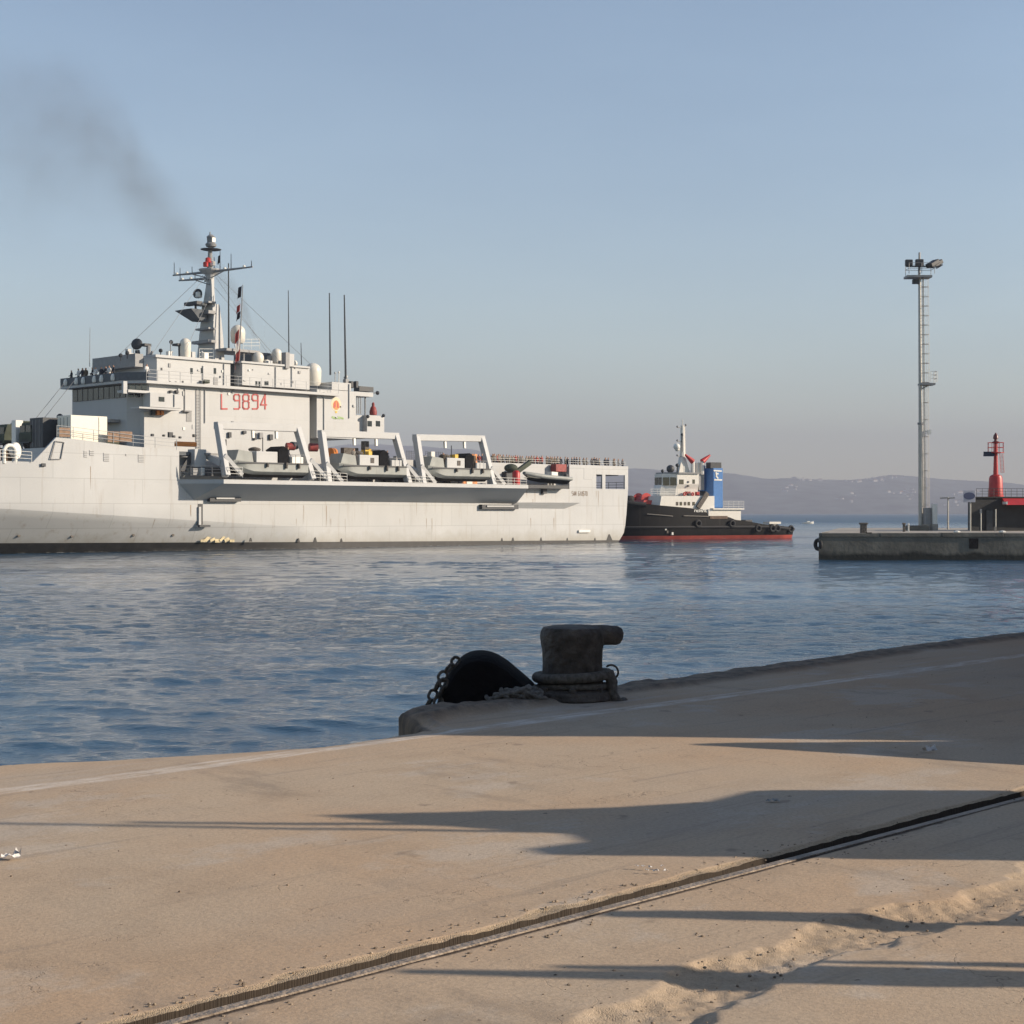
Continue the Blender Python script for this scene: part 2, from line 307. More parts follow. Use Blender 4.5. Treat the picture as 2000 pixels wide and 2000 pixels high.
# face down to the water: two extra rows on the edge side
def front(Xa, extra): return np.concatenate([extra, Xa], 1)
qf = qe - .03*jag; xf, yf = quay_xy(ps, qf); zf = Zq[:, 0] - .09; lo = np.full_like(zf, -3.0)
Xq = front(Xq, np.stack([xf, xf], 1)); Yq = front(Yq, np.stack([yf, yf], 1)); Zq = front(Zq, np.stack([lo, zf], 1))
UVp = front(Pg, np.stack([ps, ps], 1)); UVq = front(Qg, np.stack([qe - 3, qe], 1)); ero = front(ero, np.zeros((len(ps), 2)))
kr = front(np.maximum(kerb, np.clip((.10 + .12*fbm(Pg*2.5, Qg*3, 61, 4) - dist)/.06, 0, 1)*(Pg > 8)), np.ones((len(ps), 2))*.7); groove_shade = front(groove_shade, np.zeros((len(ps), 2)))
def quay_mat():
    m = bpy.data.materials.new('worn_quay_concrete'); m.use_nodes = True; n = m.node_tree; b = n.nodes['Principled BSDF']; L = n.links.new
    b.inputs['Roughness'].default_value = .88; b.inputs['Specular IOR Level'].default_value = .25
    uv = n.nodes.new('ShaderNodeUVMap'); uv.uv_map = 'UVMap'
    def noise(sx, sy, detail=5, rough=.6, rot=0, lac=2.0):
        mp = n.nodes.new('ShaderNodeMapping'); mp.inputs['Scale'].default_value = (sx, sy, 1); mp.inputs['Rotation'].default_value = (0,0,rot); L(uv.outputs[0], mp.inputs[0])
        t = n.nodes.new('ShaderNodeTexNoise'); t.inputs['Scale'].default_value = 1; t.inputs['Detail'].default_value = detail; t.inputs['Roughness'].default_value = rough; L(mp.outputs[0], t.inputs['Vector']); return t.outputs['Fac']
    def rng_(v, a, bb, lo=0, hi=1):
        r = n.nodes.new('ShaderNodeMapRange'); r.interpolation_type = 'SMOOTHSTEP'
        for i, x in zip((1,2,3,4), (a, bb, lo, hi)): r.inputs[i].default_value = x
        L(v, r.inputs[0]); return r.outputs[0]
    def mix(f, A, B):
        x = n.nodes.new('ShaderNodeMix'); x.data_type = 'RGBA'
        for i, v in zip((0, 6, 7), (f, A, B)):
            if isinstance(v, tuple): x.inputs[i].default_value = (*v, 1)
            elif isinstance(v, (int, float)): x.inputs[i].default_value = v
            else: L(v, x.inputs[i])
        return x.outputs[2]
    def mth(op, a, bb=0.0, cc=None):
        k = n.nodes.new('ShaderNodeMath'); k.operation = op
        for i, v in enumerate((a, bb, cc)):
            if v is None: continue
            if isinstance(v, (int, float)): k.inputs[i].default_value = v
            else: L(v, k.inputs[i])
        return k.outputs[0]
    base = mix(rng_(noise(.35, .35, 4, .55), .35, .65), (.53,.375,.245), (.53,.42,.305))
    base = mix(rng_(noise(1.1, 1.6, 6, .65, .4), .48, .72, 0, .55), base, (.41,.305,.21))
    base = mix(rng_(noise(.16, .5, 5, .6), .52, .7, 0, .55), base, (.42,.365,.305))        # greyer trodden bands
    base = mix(rng_(noise(.55, .8, 5, .7, 1.1), .53, .63, 0, .55), base, (.55,.485,.41))          # paler worn-off patches
    base = mix(rng_(noise(.9, .28, 6, .7, .2), .56, .68, 0, .55), base, (.26,.21,.165))            # soaked-in oil and dirt
    base = mix(rng_(noise(.35, 9, 4, .65, .35), .57, .70, 0, .42), base, (.28,.23,.19))           # wheel scuffs
    base = mix(rng_(noise(3.2, 3.2, 3, .5, .2), .67, .73, 0, .5), base, (.20,.155,.12))          # drips
    base = mix(rng_(noise(45, 45, 3, .7), .35, .7, 0, .4), base, (.28,.22,.17))          # sand grain
    base = mix(rng_(noise(120, 120, 2, .8), .60, .72, 0, .5), base, (.55,.47,.38))
    base = mix(rng_(noise(13, 13, 2, .5), .735, .76, 0, .7), base, (.13,.105,.085))      # chips and specks
    sep = n.nodes.new('ShaderNodeSeparateXYZ'); L(uv.outputs[0], sep.inputs[0])
    # worn white mooring line
    dl = mth('ABSOLUTE', mth('ADD', sep.outputs[1], 8.58)); wob = mth('MULTIPLY', mth('SUBTRACT', noise(1.2, .4, 4), .5), .10)
    line = mth('MULTIPLY', rng_(mth('ADD', dl, wob), .065, .125, 1, 0), rng_(noise(2.2, 14, 6, .75), .40, .62, .08, .9))
    base = mix(line, base, (.70,.64,.57))
    dust = mth('MULTIPLY', rng_(mth('ADD', mth('ABSOLUTE', mth('ADD', sep.outputs[1], 8.95)), wob), .02, .4, 1, 0), rng_(noise(.7, 5, 5, .7), .48, .72, 0, .5))
    base = mix(dust, base, (.52,.47,.41))
    # coping: rougher, browner concrete
    at2 = n.nodes.new('ShaderNodeAttribute'); at2.attribute_name = 'kerb'
    base = mix(mth('MULTIPLY', at2.outputs['Fac'], rng_(noise(6, 6, 5, .7), .3, .7, .5, 1)), base, (.105,.085,.068))
    # broken edges: exposed yellow aggregate
    at = n.nodes.new('ShaderNodeAttribute'); at.attribute_name = 'erode'
    agg = mix(rng_(noise(70, 70, 3, .7), .35, .65), (.34,.26,.175), (.50,.39,.265)); agg = mix(rng_(noise(30, 30, 3, .6), .58, .7, 0, .8), agg, (.14,.10,.07))
    base = mix(mth('MULTIPLY', at.outputs['Fac'], rng_(noise(5, 5, 5, .7), .25, .6, .45, 1)), base, agg)
    at3 = n.nodes.new('ShaderNodeAttribute'); at3.attribute_name = 'groove_shade'
    base = mix(mth('MULTIPLY', at3.outputs['Fac'], .97), base, (.034,.026,.020))            # shade of the rail groove, painted as a dark tone
    # cracks
    vo = n.nodes.new('ShaderNodeTexVoronoi'); vo.feature = 'DISTANCE_TO_EDGE'; mp = n.nodes.new('ShaderNodeMapping'); mp.inputs['Scale'].default_value = (.22, .3, 1)
    wrp = n.nodes.new('ShaderNodeVectorMath'); wrp.operation = 'ADD'; nz = n.nodes.new('ShaderNodeTexNoise'); nz.inputs['Scale'].default_value = 1.5; nz.inputs['Detail'].default_value = 6; L(uv.outputs[0], nz.inputs['Vector'])
    scl = n.nodes.new('ShaderNodeVectorMath'); scl.operation = 'SCALE'; scl.inputs[3].default_value = .9; L(nz.outputs['Color'], scl.inputs[0]); L(uv.outputs[0], wrp.inputs[0]); L(scl.outputs[0], wrp.inputs[1])
    L(wrp.outputs[0], mp.inputs[0]); L(mp.outputs[0], vo.inputs['Vector'])
    crack = mth('MULTIPLY', rng_(vo.outputs['Distance'], .0012, .0035, 1, 0), rng_(noise(.5, .5, 2), .5, .6))
    base = mix(mth('MULTIPLY', crack, .45), base, (.12,.095,.075))
    L(base, b.inputs['Base Color'])
    bp = n.nodes.new('ShaderNodeBump'); bp.inputs['Strength'].default_value = .4; bp.inputs['Distance'].default_value = .012
    vg = n.nodes.new('ShaderNodeTexVoronoi'); mg = n.nodes.new('ShaderNodeMapping'); mg.inputs['Scale'].default_value = (38, 38, 1); L(uv.outputs[0], mg.inputs[0]); L(mg.outputs[0], vg.inputs['Vector'])
    stone = mth('MULTIPLY', mth('MULTIPLY', at.outputs['Fac'], -1.3), vg.outputs['Distance'])
    hh = mth('ADD', stone, mth('ADD', mth('MULTIPLY', noise(60, 60, 4, .7), .5), mth('ADD', mth('MULTIPLY', noise(11, 11, 4, .6), .3), mth('MULTIPLY', crack, -.6))))
    L(hh, bp.inputs['Height']); L(bp.outputs[0], b.inputs['Normal'])
    return m
quay = grid_mesh('quay', Xq, Yq, Zq, quay_mat(), uv=(UVp, UVq), attr={'erode': ero, 'kerb': kr, 'groove_shade': groove_shade})
tag(quay, 'sandy worn concrete quay with a groove and broken strips', 'quay', kind='structure')
# ------------------------------------------------------------------ far hills and the air
def ridge(name, y0, y1, pts, seed, m, rough, nx=260, ny=26, x0=-400, x1=2500):
    pxs = np.linspace(x0, x1, nx); crest = np.interp(pxs, [p[0] for p in pts], [p[1] for p in pts])
    t = np.linspace(0, 1, ny); Yh = np.repeat((y0 + (y1-y0)*t)[:, None], nx, 1); ym = y0 + (y1-y0)*.62
    hmax = (HY - crest)/F*ym + 4
    prof = np.clip(t/.62, 0, 1)**.8 * np.clip(1.25-(t-.62)*1.2, 0, 1)
    prof = np.minimum(prof, 1)
    Xh = (pxs[None, :]-CX)/F*Yh
    nz = fbm(Xh/520 + seed, Yh/400, seed, 5)
    Zh = hmax[None, :]*prof[:, None]*(1 + rough*(nz-.5)*np.clip(1.3-prof[:, None]*.75, 0, 1)*1.3) - 4
    Zh[0, :] = -6
    o = grid_mesh(name, Xh, Yh, Zh, m); return o, (pxs, Yh, Zh, Xh)
hillm = mat('hill_scrub', (.062,.075,.066), .95, var=.95, scale=.009)
hills, HD = ridge('hills', 6200, 8600, [(-400,985),(500,990),(1000,960),(1180,916),(1232,912),(1290,917),(1418,926),(1511,933),(1560,929),(1676,931),(1742,927),(1841,938),(1908,941),(2000,946),(2500,975)], 5, hillm, .55)
tag(hills, 'long low hazy coastal hills across the bay', 'hills', kind='structure')
mount, MD = ridge('mountain', 7700, 9900, [(-400,978),(400,930),(600,884),(740,864),(820,868),(930,872),(1000,893),(1150,925),(1400,960),(2500,985)], 9, hillm, .3)
tag(mount, 'faint blue mountain far behind the grey ship', 'mountain', kind='structure')
def hill_z(x, y):
    pxs, Yh, Zh, Xh = HD; j = np.searchsorted(Yh[:, 0], y) - 1; fy = (y-Yh[j, 0])/(Yh[j+1, 0]-Yh[j, 0])
    return (1-fy)*np.interp(x, Xh[j], Zh[j]) + fy*np.interp(x, Xh[j+1], Zh[j+1])
hw = mat('far_white_render', (.58,.56,.52), .8); hr = mat('far_tile_roof', (.30,.14,.09), .8)
def make_house(wx, wy, hz):
    root = thing('house', 'far white house standing on the hazy hillside across the bay', 'house', group='white houses on the far hillside')
    a = MB(); a.box(-wx/2, wx/2, -wy/2, wy/2, -4, hz); a.build('wall', hw, root)
    r = MB(); r.prism_y([(-wx/2-.6, hz), (wx/2+.6, hz), (0, hz+wx*.16)], -wy/2-.5, wy/2+.5); r.build('roof', hr, root)
    return root
protos = [make_house(9, 8, 5), make_house(14, 9, 7), make_house(24, 10, 8), make_house(11, 9, 11)]
used = [False]*4
clusters = [(1712, 7640, 60, 26), (1570, 7620, 50, 8), (1770, 6850, 34, 18), (1885, 6750, 36, 16), (1900, 6450, 60, 6), (1545, 7000, 30, 7), (1655, 6600, 40, 5), (1950, 7100, 40, 8)]
for px, y, sp, n in clusters:
    for k in range(n):
        pxx = px + rng.gauss(0, sp*.45); yy = y + rng.gauss(0, 130); yy = min(max(yy, 6350), 7680); x = (pxx-CX)/F*yy
        i = rng.choice([0, 0, 1, 1, 2, 3]); h = protos[i] if not used[i] else copy_tree(protos[i]); used[i] = True
        h.location = (x, yy, hill_z(x, yy)); h.rotation_euler = (0, 0, rng.uniform(-.5, .5))
def haze():
    m = bpy.data.materials.new('sea_haze'); m.use_nodes = True; n = m.node_tree; n.nodes.remove(n.nodes['Principled BSDF'])
    pv = n.nodes.new('ShaderNodeVolumePrincipled'); pv.inputs['Color'].default_value = (.465,.475,.545,1); pv.inputs['Density'].default_value = HAZE_D; pv.inputs['Anisotropy'].default_value = 0.0
    n.links.new(pv.outputs[0], n.nodes['Material Output'].inputs['Volume'])
    b = MB(); b.box(-9000, 12000, -600, 11500, -4.5, 560); o = b.build('haze', m); tag(o, 'thin pale haze lying over the whole bay', 'haze', kind='stuff'); return o
HAZE_D = .00019
haze()
# ------------------------------------------------------------------ pier across the water
PF = Frame(0, 129.3, math.pi)              # its face toward us is y=0; x runs to the left
def pier_mat():
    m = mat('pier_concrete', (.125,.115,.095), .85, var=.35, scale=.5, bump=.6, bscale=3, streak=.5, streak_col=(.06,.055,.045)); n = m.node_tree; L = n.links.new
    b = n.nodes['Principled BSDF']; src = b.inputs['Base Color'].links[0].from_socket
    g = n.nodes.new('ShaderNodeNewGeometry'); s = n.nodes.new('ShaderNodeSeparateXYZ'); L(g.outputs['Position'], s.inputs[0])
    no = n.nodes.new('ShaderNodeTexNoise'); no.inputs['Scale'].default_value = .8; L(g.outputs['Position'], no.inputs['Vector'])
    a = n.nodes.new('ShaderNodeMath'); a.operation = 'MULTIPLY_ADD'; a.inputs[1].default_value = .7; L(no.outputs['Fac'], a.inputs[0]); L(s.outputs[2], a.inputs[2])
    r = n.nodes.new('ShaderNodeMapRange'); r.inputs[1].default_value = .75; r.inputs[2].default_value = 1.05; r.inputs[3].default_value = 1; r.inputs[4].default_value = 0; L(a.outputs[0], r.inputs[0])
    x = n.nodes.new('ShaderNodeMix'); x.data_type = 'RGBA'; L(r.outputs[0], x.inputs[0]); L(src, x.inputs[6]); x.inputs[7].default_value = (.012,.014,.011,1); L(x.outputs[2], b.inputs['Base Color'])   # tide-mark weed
    return m
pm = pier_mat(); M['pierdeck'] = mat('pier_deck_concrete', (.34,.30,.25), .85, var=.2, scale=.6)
u_l = PF.uz(1599, 1060)[0]
pier = PF.empty('concrete_pier', 'low dark stained concrete pier carrying the floodlight mast', 'pier')
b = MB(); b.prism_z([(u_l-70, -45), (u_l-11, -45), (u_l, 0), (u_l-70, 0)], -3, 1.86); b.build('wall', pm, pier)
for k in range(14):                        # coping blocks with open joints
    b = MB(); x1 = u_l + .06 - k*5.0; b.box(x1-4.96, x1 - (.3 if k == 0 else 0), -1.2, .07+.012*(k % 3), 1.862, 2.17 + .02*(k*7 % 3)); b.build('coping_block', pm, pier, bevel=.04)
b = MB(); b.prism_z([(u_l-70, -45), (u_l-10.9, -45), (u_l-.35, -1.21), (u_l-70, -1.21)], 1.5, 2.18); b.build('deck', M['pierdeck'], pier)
for (X, Y, X1, Y1) in ((1005,1725,1058,1785), (395,1690,430,1712)):
    u0, z1 = PF.uz(*c('d1', X, Y)); u1, z0 = PF.uz(*c('d1', X1, Y1)); b = MB(); b.box(u1, u0, -.02, .06, z0, z1); b.build('drain_opening', M['black'], pier)
# ------------------------------------------------------------------ the grey naval ship
SF = Frame(15.2, 208.3, math.atan2(-.7214, -.6925))    # origin: stern, port side, waterline; x forward, y outboard to port
ship = SF.empty('naval_ship', 'large pale grey naval transport ship with three boat davits', 'ship')
SH, SD = M['ship'], M['ship2']
def sbox(name, p0, p1, w0, depth, m=None, parent=ship, bevel=0, smooth=False):   # a block whose port face spans two photo points on the plane w0
    um, _ = SF.uz((p0[0]+p1[0])/2, p0[1], w0); z1 = SF.uz((p0[0]+p1[0])/2, p0[1], w0)[1]; z0 = SF.uz((p0[0]+p1[0])/2, p1[1], w0)[1]
    ua, ub = SF.uz(p0[0], p0[1], w0)[0], SF.uz(p1[0], p1[1], w0)[0]
    b = MB(); b.box(min(ua, ub), max(ua, ub), w0-depth, w0, min(z0, z1), max(z0, z1)); return b.build(name, m or SD, parent, bevel=bevel, smooth=smooth)
BEAM = 20.5
RUST = mat('rust_run_stain', (.27,.20,.135), .8, var=.25, scale=3)
def w_wl(u): return -10.2*max(0, (u-52)/76)**1.12
def w_dk(u): return -10.2*max(0, (u-80)/50)**1.7
def z_kn(u): return 2.2 + max(0, u-52)*.055
stern_prof = [(-1.5, 2.6), (0, 2.2), (.45, 1.75), (1.2, 1.05), (2.6, .62), (4.5, .42), (6.8, .18)]
def u_st(z): return float(np.interp(z, [a for a, _ in stern_prof], [b for _, b in stern_prof]))
HTOP = 6.8
def hull_w(u, z):
    zk = z_kn(u); a, d = w_wl(u), w_dk(u)
    if z >= zk: return d
    if z <= 0: return a*(1+.03*-z)
    t = z/zk; return a + (d-a)*t**.85
us = [None, 3.2, 4.5] + list(range(6, 52, 3)) + list(range(52, 128, 2)) + [128]
def zb(u): return .28 + .0085*u                        # boot-topping: the ship is trimmed by the stern
def hull_rows(zf):
    port, star = [], []
    for u in us:
        uu = u if u is not None else 0.0; rp, rs = [], []
        for z in zf(uu):
            x = u if u is not None else u_st(z); ww = hull_w(x, z); rp.append((x, ww, z)); rs.append((x, -BEAM-ww, z))
        port.append(rp); star.append(rs)
    return port, star
def hull_part(name, zf, m, closed_top):
    port, star = hull_rows(zf); b = MB(); b.loft(port, False, False); b.loft(star, False, False)
    b.loft([port[0], star[0]], False, False); b.loft([port[-1], star[-1]], False, False)
    top = [[p[-1], s[-1]] for p, s in zip(port, star)]
    if closed_top: b.loft(top, False, False)
    return b.build(name, m, ship, smooth=True)
hull_part('boot_topping', lambda u: [-1.6, -.6, 0, zb(u)*.5, zb(u)], M['boot'], False)
def zlev(u):
    zk = z_kn(u); l = [zb(u)]
    l += [zb(u) + (zk-zb(u))*t for t in (.25, .5, .75)] + [zk - .01, zk + .03]; l += [zk + .03 + (HTOP-zk-.03)*t for t in (.35, .7)] + [HTOP]
    return l
def hull_mat():
    m = mat('hull_side_paint', (.43,.432,.425), .5, var=.05, scale=.25, streak=.7, streak_col=(.25,.195,.14), seams=.3); n = m.node_tree; L = n.links.new; b = n.nodes['Principled BSDF']; src = b.inputs['Base Color'].links[0].from_socket
    g = n.nodes.new('ShaderNodeNewGeometry'); sp = n.nodes.new('ShaderNodeSeparateXYZ'); L(g.outputs['Position'], sp.inputs[0]); no = n.nodes.new('ShaderNodeTexNoise'); no.inputs['Scale'].default_value = .55; no.inputs['Detail'].default_value = 7; no.inputs['Roughness'].default_value = .7; L(g.outputs['Position'], no.inputs['Vector'])
    a = n.nodes.new('ShaderNodeMath'); a.operation = 'MULTIPLY_ADD'; a.inputs[1].default_value = -2.6; L(no.outputs['Fac'], a.inputs[0]); L(sp.outputs[2], a.inputs[2])
    r = n.nodes.new('ShaderNodeMapRange'); r.inputs[1].default_value = -1.1; r.inputs[2].default_value = .55; r.inputs[3].default_value = .62; r.inputs[4].default_value = 0; L(a.outputs[0], r.inputs[0])
    x = n.nodes.new('ShaderNodeMix'); x.data_type = 'RGBA'; L(r.outputs[0], x.inputs[0]); L(src, x.inputs[6]); x.inputs[7].default_value = (.23,.20,.14,1); L(x.outputs[2], b.inputs['Base Color'])   # scum and rust bleeding along the waterline
    return m
SH = hull_mat()
hull = hull_part('hull', zlev, SH, True)
for i in range(26):                                    # rust runs below scuppers, eyes and openings
    rr0 = random.Random(300+i); u = rr0.uniform(4, 82); zt_ = rr0.choice([6.6, 6.6, 4.6, 3.2, 8.2 if u > 66 else 5.5]); L_ = rr0.uniform(.7, 2.4); wd_ = rr0.uniform(.04, .11)
    if zt_ > 6.7 and u < 66: continue
    b = MB(); pts_ = [(u, zt_), (u+wd_, zt_), (u+wd_*.8, zt_-L_*.5), (u+wd_*.45, zt_-L_), (u+wd_*.3, zt_-L_), (u, zt_-L_*.6)]
    b.add([(x_, hull_w(x_, z_)+.006 if z_ < HTOP else w_dk(x_)+.006, z_) for x_, z_ in pts_], [tuple(range(6))]); b.build('rust_run', RUST, ship)
# upper side plating forward, with its sloping cut
top = [SF.uz(x, y, 0) for x, y in ((350,879), (343,878.5), (260,872), (143,857), (111,854), (67,902), (0,899.5))]
top_u = [t[0] for t in top] + [128]; top_z = [t[1] for t in top] + [8.9]
U_F1, U_BK = top[0][0], top[4][0]
cols = sorted(set([U_F1] + [t[0] for t in top] + list(np.arange(math.ceil(U_F1)+.5, 128, 2.0)) + [128]))
b = MB()
for side in (0, 1):
    ring = []
    for u in cols:
        zt = float(np.interp(u, top_u, top_z)); ww = w_dk(u); a, i = (ww, ww-.25) if side == 0 else (-BEAM-ww, -BEAM-ww+.25)
        ring.append([(u, a, HTOP+.002), (u, a, zt), (u, i, zt), (u, i, HTOP+.002)])
    b.loft(ring, True, True)
b.build('upper_side_plating', SH, ship)
# bulkhead at the step of the foredeck and the decks
b = MB(); zbk = top_z[4]-.9; b.box(U_BK-.3, U_BK+.05, -BEAM+.3, -.28, HTOP+.01, zbk); b.build('foredeck_bulkhead', SD, ship)
b = MB(); b.box(U_F1-3, U_BK-.31, -BEAM+.3, -.28, zbk-.4, zbk-.02); b.build('vehicle_deck', M['shipdark'], ship)
DK = 9.15                                              # flight deck
U_AF = SF.uz(1112, 950, 0)[0]
WW = -1.3
b = MB(); b.box(.35, U_F1+.5, -BEAM+.3, WW-.2, DK-.5, DK); b.build('flight_deck', M['shipdark'], ship)
b = MB(); b.box(U_AF-.01, U_F1-3.2, WW-.18, WW, HTOP+.005, 9.85); b.box(U_F1-3.2, U_F1, WW-.18, WW, HTOP+.005, 9.4); b.build('deck_side_wall', SD, ship)
b = MB(); b.box(.3, U_F1, -BEAM+.02, -BEAM+.2, HTOP+.005, 9.85); b.build('starboard_side_wall', SD, ship)
# stern quarter plating round two mooring openings
def stern_panel(p0, p1):                                # photo rectangle -> plate
    (ua, za), (ub, zc) = SF.uz(*p0, 0), SF.uz(*p1, 0); return min(ua, ub), max(ua, ub), min(za, zc), max(za, zc)
o1 = stern_panel(c('c7',1420,357), c('c7',1483,508)); o2 = stern_panel(c('c7',1516,362), c('c7',1720,512))
ztop = 9.86; b = MB(); t = .2
edges_u = [(U_AF, o1[1]), (o1[0], o2[1]), (o2[0], .16)]
lo_z = 6.95
for ua, ub in edges_u: b.box(min(ua,ub), max(ua,ub), -t, 0, HTOP+.003, ztop)
for oo in (o1, o2):
    b.box(oo[0], oo[1], -t+.003, -.003, max(oo[3], 8.7), ztop-.003); b.box(oo[0], oo[1], -t+.003, -.003, HTOP+.003, oo[2])
b.build('stern_side_plating', SH, ship, smooth=False)
b = MB(); b.box(U_AF-.2, U_AF-.02, WW, -.22, HTOP+.004, 9.6); b.build('recess_end_wall', SD, ship)
b = MB(); b.box(.2, .38, -BEAM+.2, -t-.01, 8.75, ztop-.004); b.box(.2, .38, -9, -6.0, HTOP+.01, 8.74); b.box(.2, .38, -BEAM+.2, -15, HTOP+.01, 8.74); b.build('transom_beam', SD, ship)
b = MB(); b.box(8.6, 8.9, -BEAM+.25, -t-.02, HTOP+.01, DK-.51); b.build('mooring_deck_bulkhead', SD, ship)
def railing(name, pts, h=1.0, step=1.6, rails=3, r=.03, m=None, parent=ship):
    b = MB(); pts = [Vector(p) for p in pts]
    for p, q in zip(pts[:-1], pts[1:]):
        n = max(1, int((q-p).length/step))
        for i in range(n+1):
            s = p.lerp(q, i/n); b.tube([s, s + V(0,0,h)], r, 5)
        for k in range(rails): z = h*(k+1)/rails; b.tube([p+V(0,0,z), q+V(0,0,z)], r*.8, 5)
    return b.build(name, m or M['grey'], parent)
railing('railing', [(.3, -.6, HTOP), (.3, -5.8, HTOP)], 1.0, 1.2, 3, .035, M['dark'])
for z0, kk in ((9.85, 0),):
    railing('railing', [(.5, -.12, z0), (U_AF, -.12, z0)], .55, 1.5, 2, .025, M['white'])
    railing('railing', [(U_AF+.2, WW-.1, z0), (30, WW-.1, z0)], .55, 1.5, 2, .025, M['white'])
# sponson that carries the boats
uo1 = SF.uz(437, 932, 3.5)[0]; uo0 = SF.uz(1032, 953, 3.5)[0]; ui1 = SF.uz(350, 934, 0)[0]; ub1 = SF.uz(378, 976, 0)[0]; ui0 = SF.uz(1008, 980, 0)[0]
ST = 7.12
b = MB()
A_ = [(uo0, 3.5, ST), (uo1, 3.5, ST), (ui1, 0, ST), (uo0-.6, 0, ST)]; Bm = [(uo0, 3.5, ST-.42), (uo1, 3.5, ST-.42), (ui1, 0, ST-.42), (uo0-.6, 0, ST-.42)]
b.hexa(Bm + A_); b.build('sponson_edge', SD, ship)
b = MB(); zl1, zl0 = SF.uz(378, 976, 0)[1], SF.uz(1008, 984, 0)[1]
pts = [(uo0, 3.48, ST-.425), (uo1, 3.48, ST-.425), (ui1, .002, ST-.425), (uo0-.6, .002, ST-.425), (ui0, .002, zl0), (ub1, .002, zl1)]
b.add(pts, [(0,1,2,3), (0,4,5,1), (1,5,2), (0,3,4), (2,5,4,3)]); b.build('sponson_underside', SD, ship)
pa, pb, pc_, pd = SF.P(*c('c7',560,652), 0), SF.P(*c('c7',1155,655), 0), SF.P(*c('c7',1085,718), 0), SF.P(*c('c7',470,712), 0)
b = MB(); b.add([pa+V(0,.5,0), pb+V(-1.2,.5,0), pb+V(0,.002,.03), pa+V(0,.002,.03), pc_+V(0,.002,0), pd+V(0,.002,0)], [(0,1,2,3), (0,5,4,1), (1,4,2), (0,3,5), (3,2,4,5)]); b.build('side_ledge', SD, ship)
b = MB(); b.box(uo0-.6, U_F1-3.2, WW, -.001, HTOP+.004, ST-.02); b.build('boat_deck', M['shipdark'], ship)
def slot(X0, Y0, X1, Y1, k, wp, lean):
    p, q = SF.P(*c(k, X0, Y0), wp), SF.P(*c(k, X1, Y1), wp); o = MB(); ua, ub, za, zc = min(p.x,q.x), max(p.x,q.x), min(p.z,q.z), max(p.z,q.z)
    o.box(ua, ub, wp-.5, wp, za, zc); s = o.build('ladder_stowage', M['dark'], ship)
    o = MB(); o.box(ua+.9, ub-.7, wp+.001, wp+.12, za+.25, zc-.12); o.build('folded_ladder', SD, s)
slot(400, 962, 745, 1022, 'c5', .55, 0); slot(225, 672, 605, 722, 'c7', .5, 0)
# side door, anchor eyes, marks low on the hull
d0, d1 = SF.P(*c('c5',262,1045), 0), SF.P(*c('c5',318,1278), 0)
b = MB(); b.box(min(d0.x,d1.x), max(d0.x,d1.x), -.3, .02, d1.z, d0.z); dr = b.build('pilot_door_opening', M['dark'], ship)
b = MB(); b.box(SF.uz(*c('c5',382,1275),0)[0], max(d0.x,d1.x), .022, .35, d1.z-.22, d1.z-.02); b.build('door_sill', M['dark'], dr)
b = MB(); b.box(max(d0.x,d1.x)-.28, max(d0.x,d1.x)-.02, .021, .2, d1.z, d0.z-.3); b.build('door_leaf', M['ship2'], dr)
for k, X, Y in (('c7',430,1040),('c7',545,1045),('c7',840,1035),('c7',1115,1035),('c7',1405,1035),('c5',1380,1450),('c5',1565,1445),('c5',850,1445),('c5',1855,1450)):
    p = SF.P(*c(k, X, Y), 0); b = MB(); s = rng.uniform(.16, .3); b.prism_y([(p.x-s, p.z-s), (p.x+s, p.z-s), (p.x+s*.35, p.z+s*.9), (p.x-s*.3, p.z+s*1.1)], -.05, .03); b.build('scupper_stain', M['boot'], ship)
for k, X, Y in (('c1',152,1705),('c1',590,1710),('c1',1095,1700),('c1',1420,1700)):
    x, y = c(k, X, Y); u, z = SF.uz(x, y, -1.5); ww = hull_w(u, z); u, z = SF.uz(x, y, ww); ww = hull_w(u, z)
    b = MB(); b.lathe([(.02,-.05),(.16,-.05),(.17,.05),(.02,.06)], (0,0,0), 8); o = b.build('outlet', M['rust'], ship); o.location = (u, ww, z); o.rotation_euler = (math.radians(90), 0, 0)
M['ypatch'] = mat('worn_yellow_marking', (.46,.38,.22), .6, var=.4, scale=2.5)
for i in range(7):
    x0 = 330 + i*52; p, q = SF.P(*c('c5', x0, 1405 + (i*13) % 22), hull_w(57, .9)), SF.P(*c('c5', x0+38, 1468), hull_w(57, .9)); ww = hull_w((p.x+q.x)/2, p.z)
    b = MB(); b.bar((p.x+.1, ww+.02, q.z+.1), (q.x-.05, ww+.02, q.z+.12+.22*((i*5) % 3)), .13+.05*(i % 2), .012, (0,1,0)); b.build('draught_mark', M['ypatch'], ship)
b = MB(); p, q = SF.P(*c('c7',1225,955), 0), SF.P(*c('c7',1345,978), 0); b.bar((p.x, .1, p.z), (q.x, .1, p.z), .14, .16); b.build('side_fairing', M['white'], ship, bevel=.05)
b = MB(); p, q = SF.P(*c('c7',1515,1060), 0), SF.P(*c('c7',1560,985), 0); b.add([(p.x, hull_w(p.x,.1)+.02, 0.0), (p.x-1.6, .03, .0), (q.x, .03, q.z), (q.x+.25, .03, q.z)], [(0,1,2,3)]); b.build('stern_stain', M['boot'], ship)
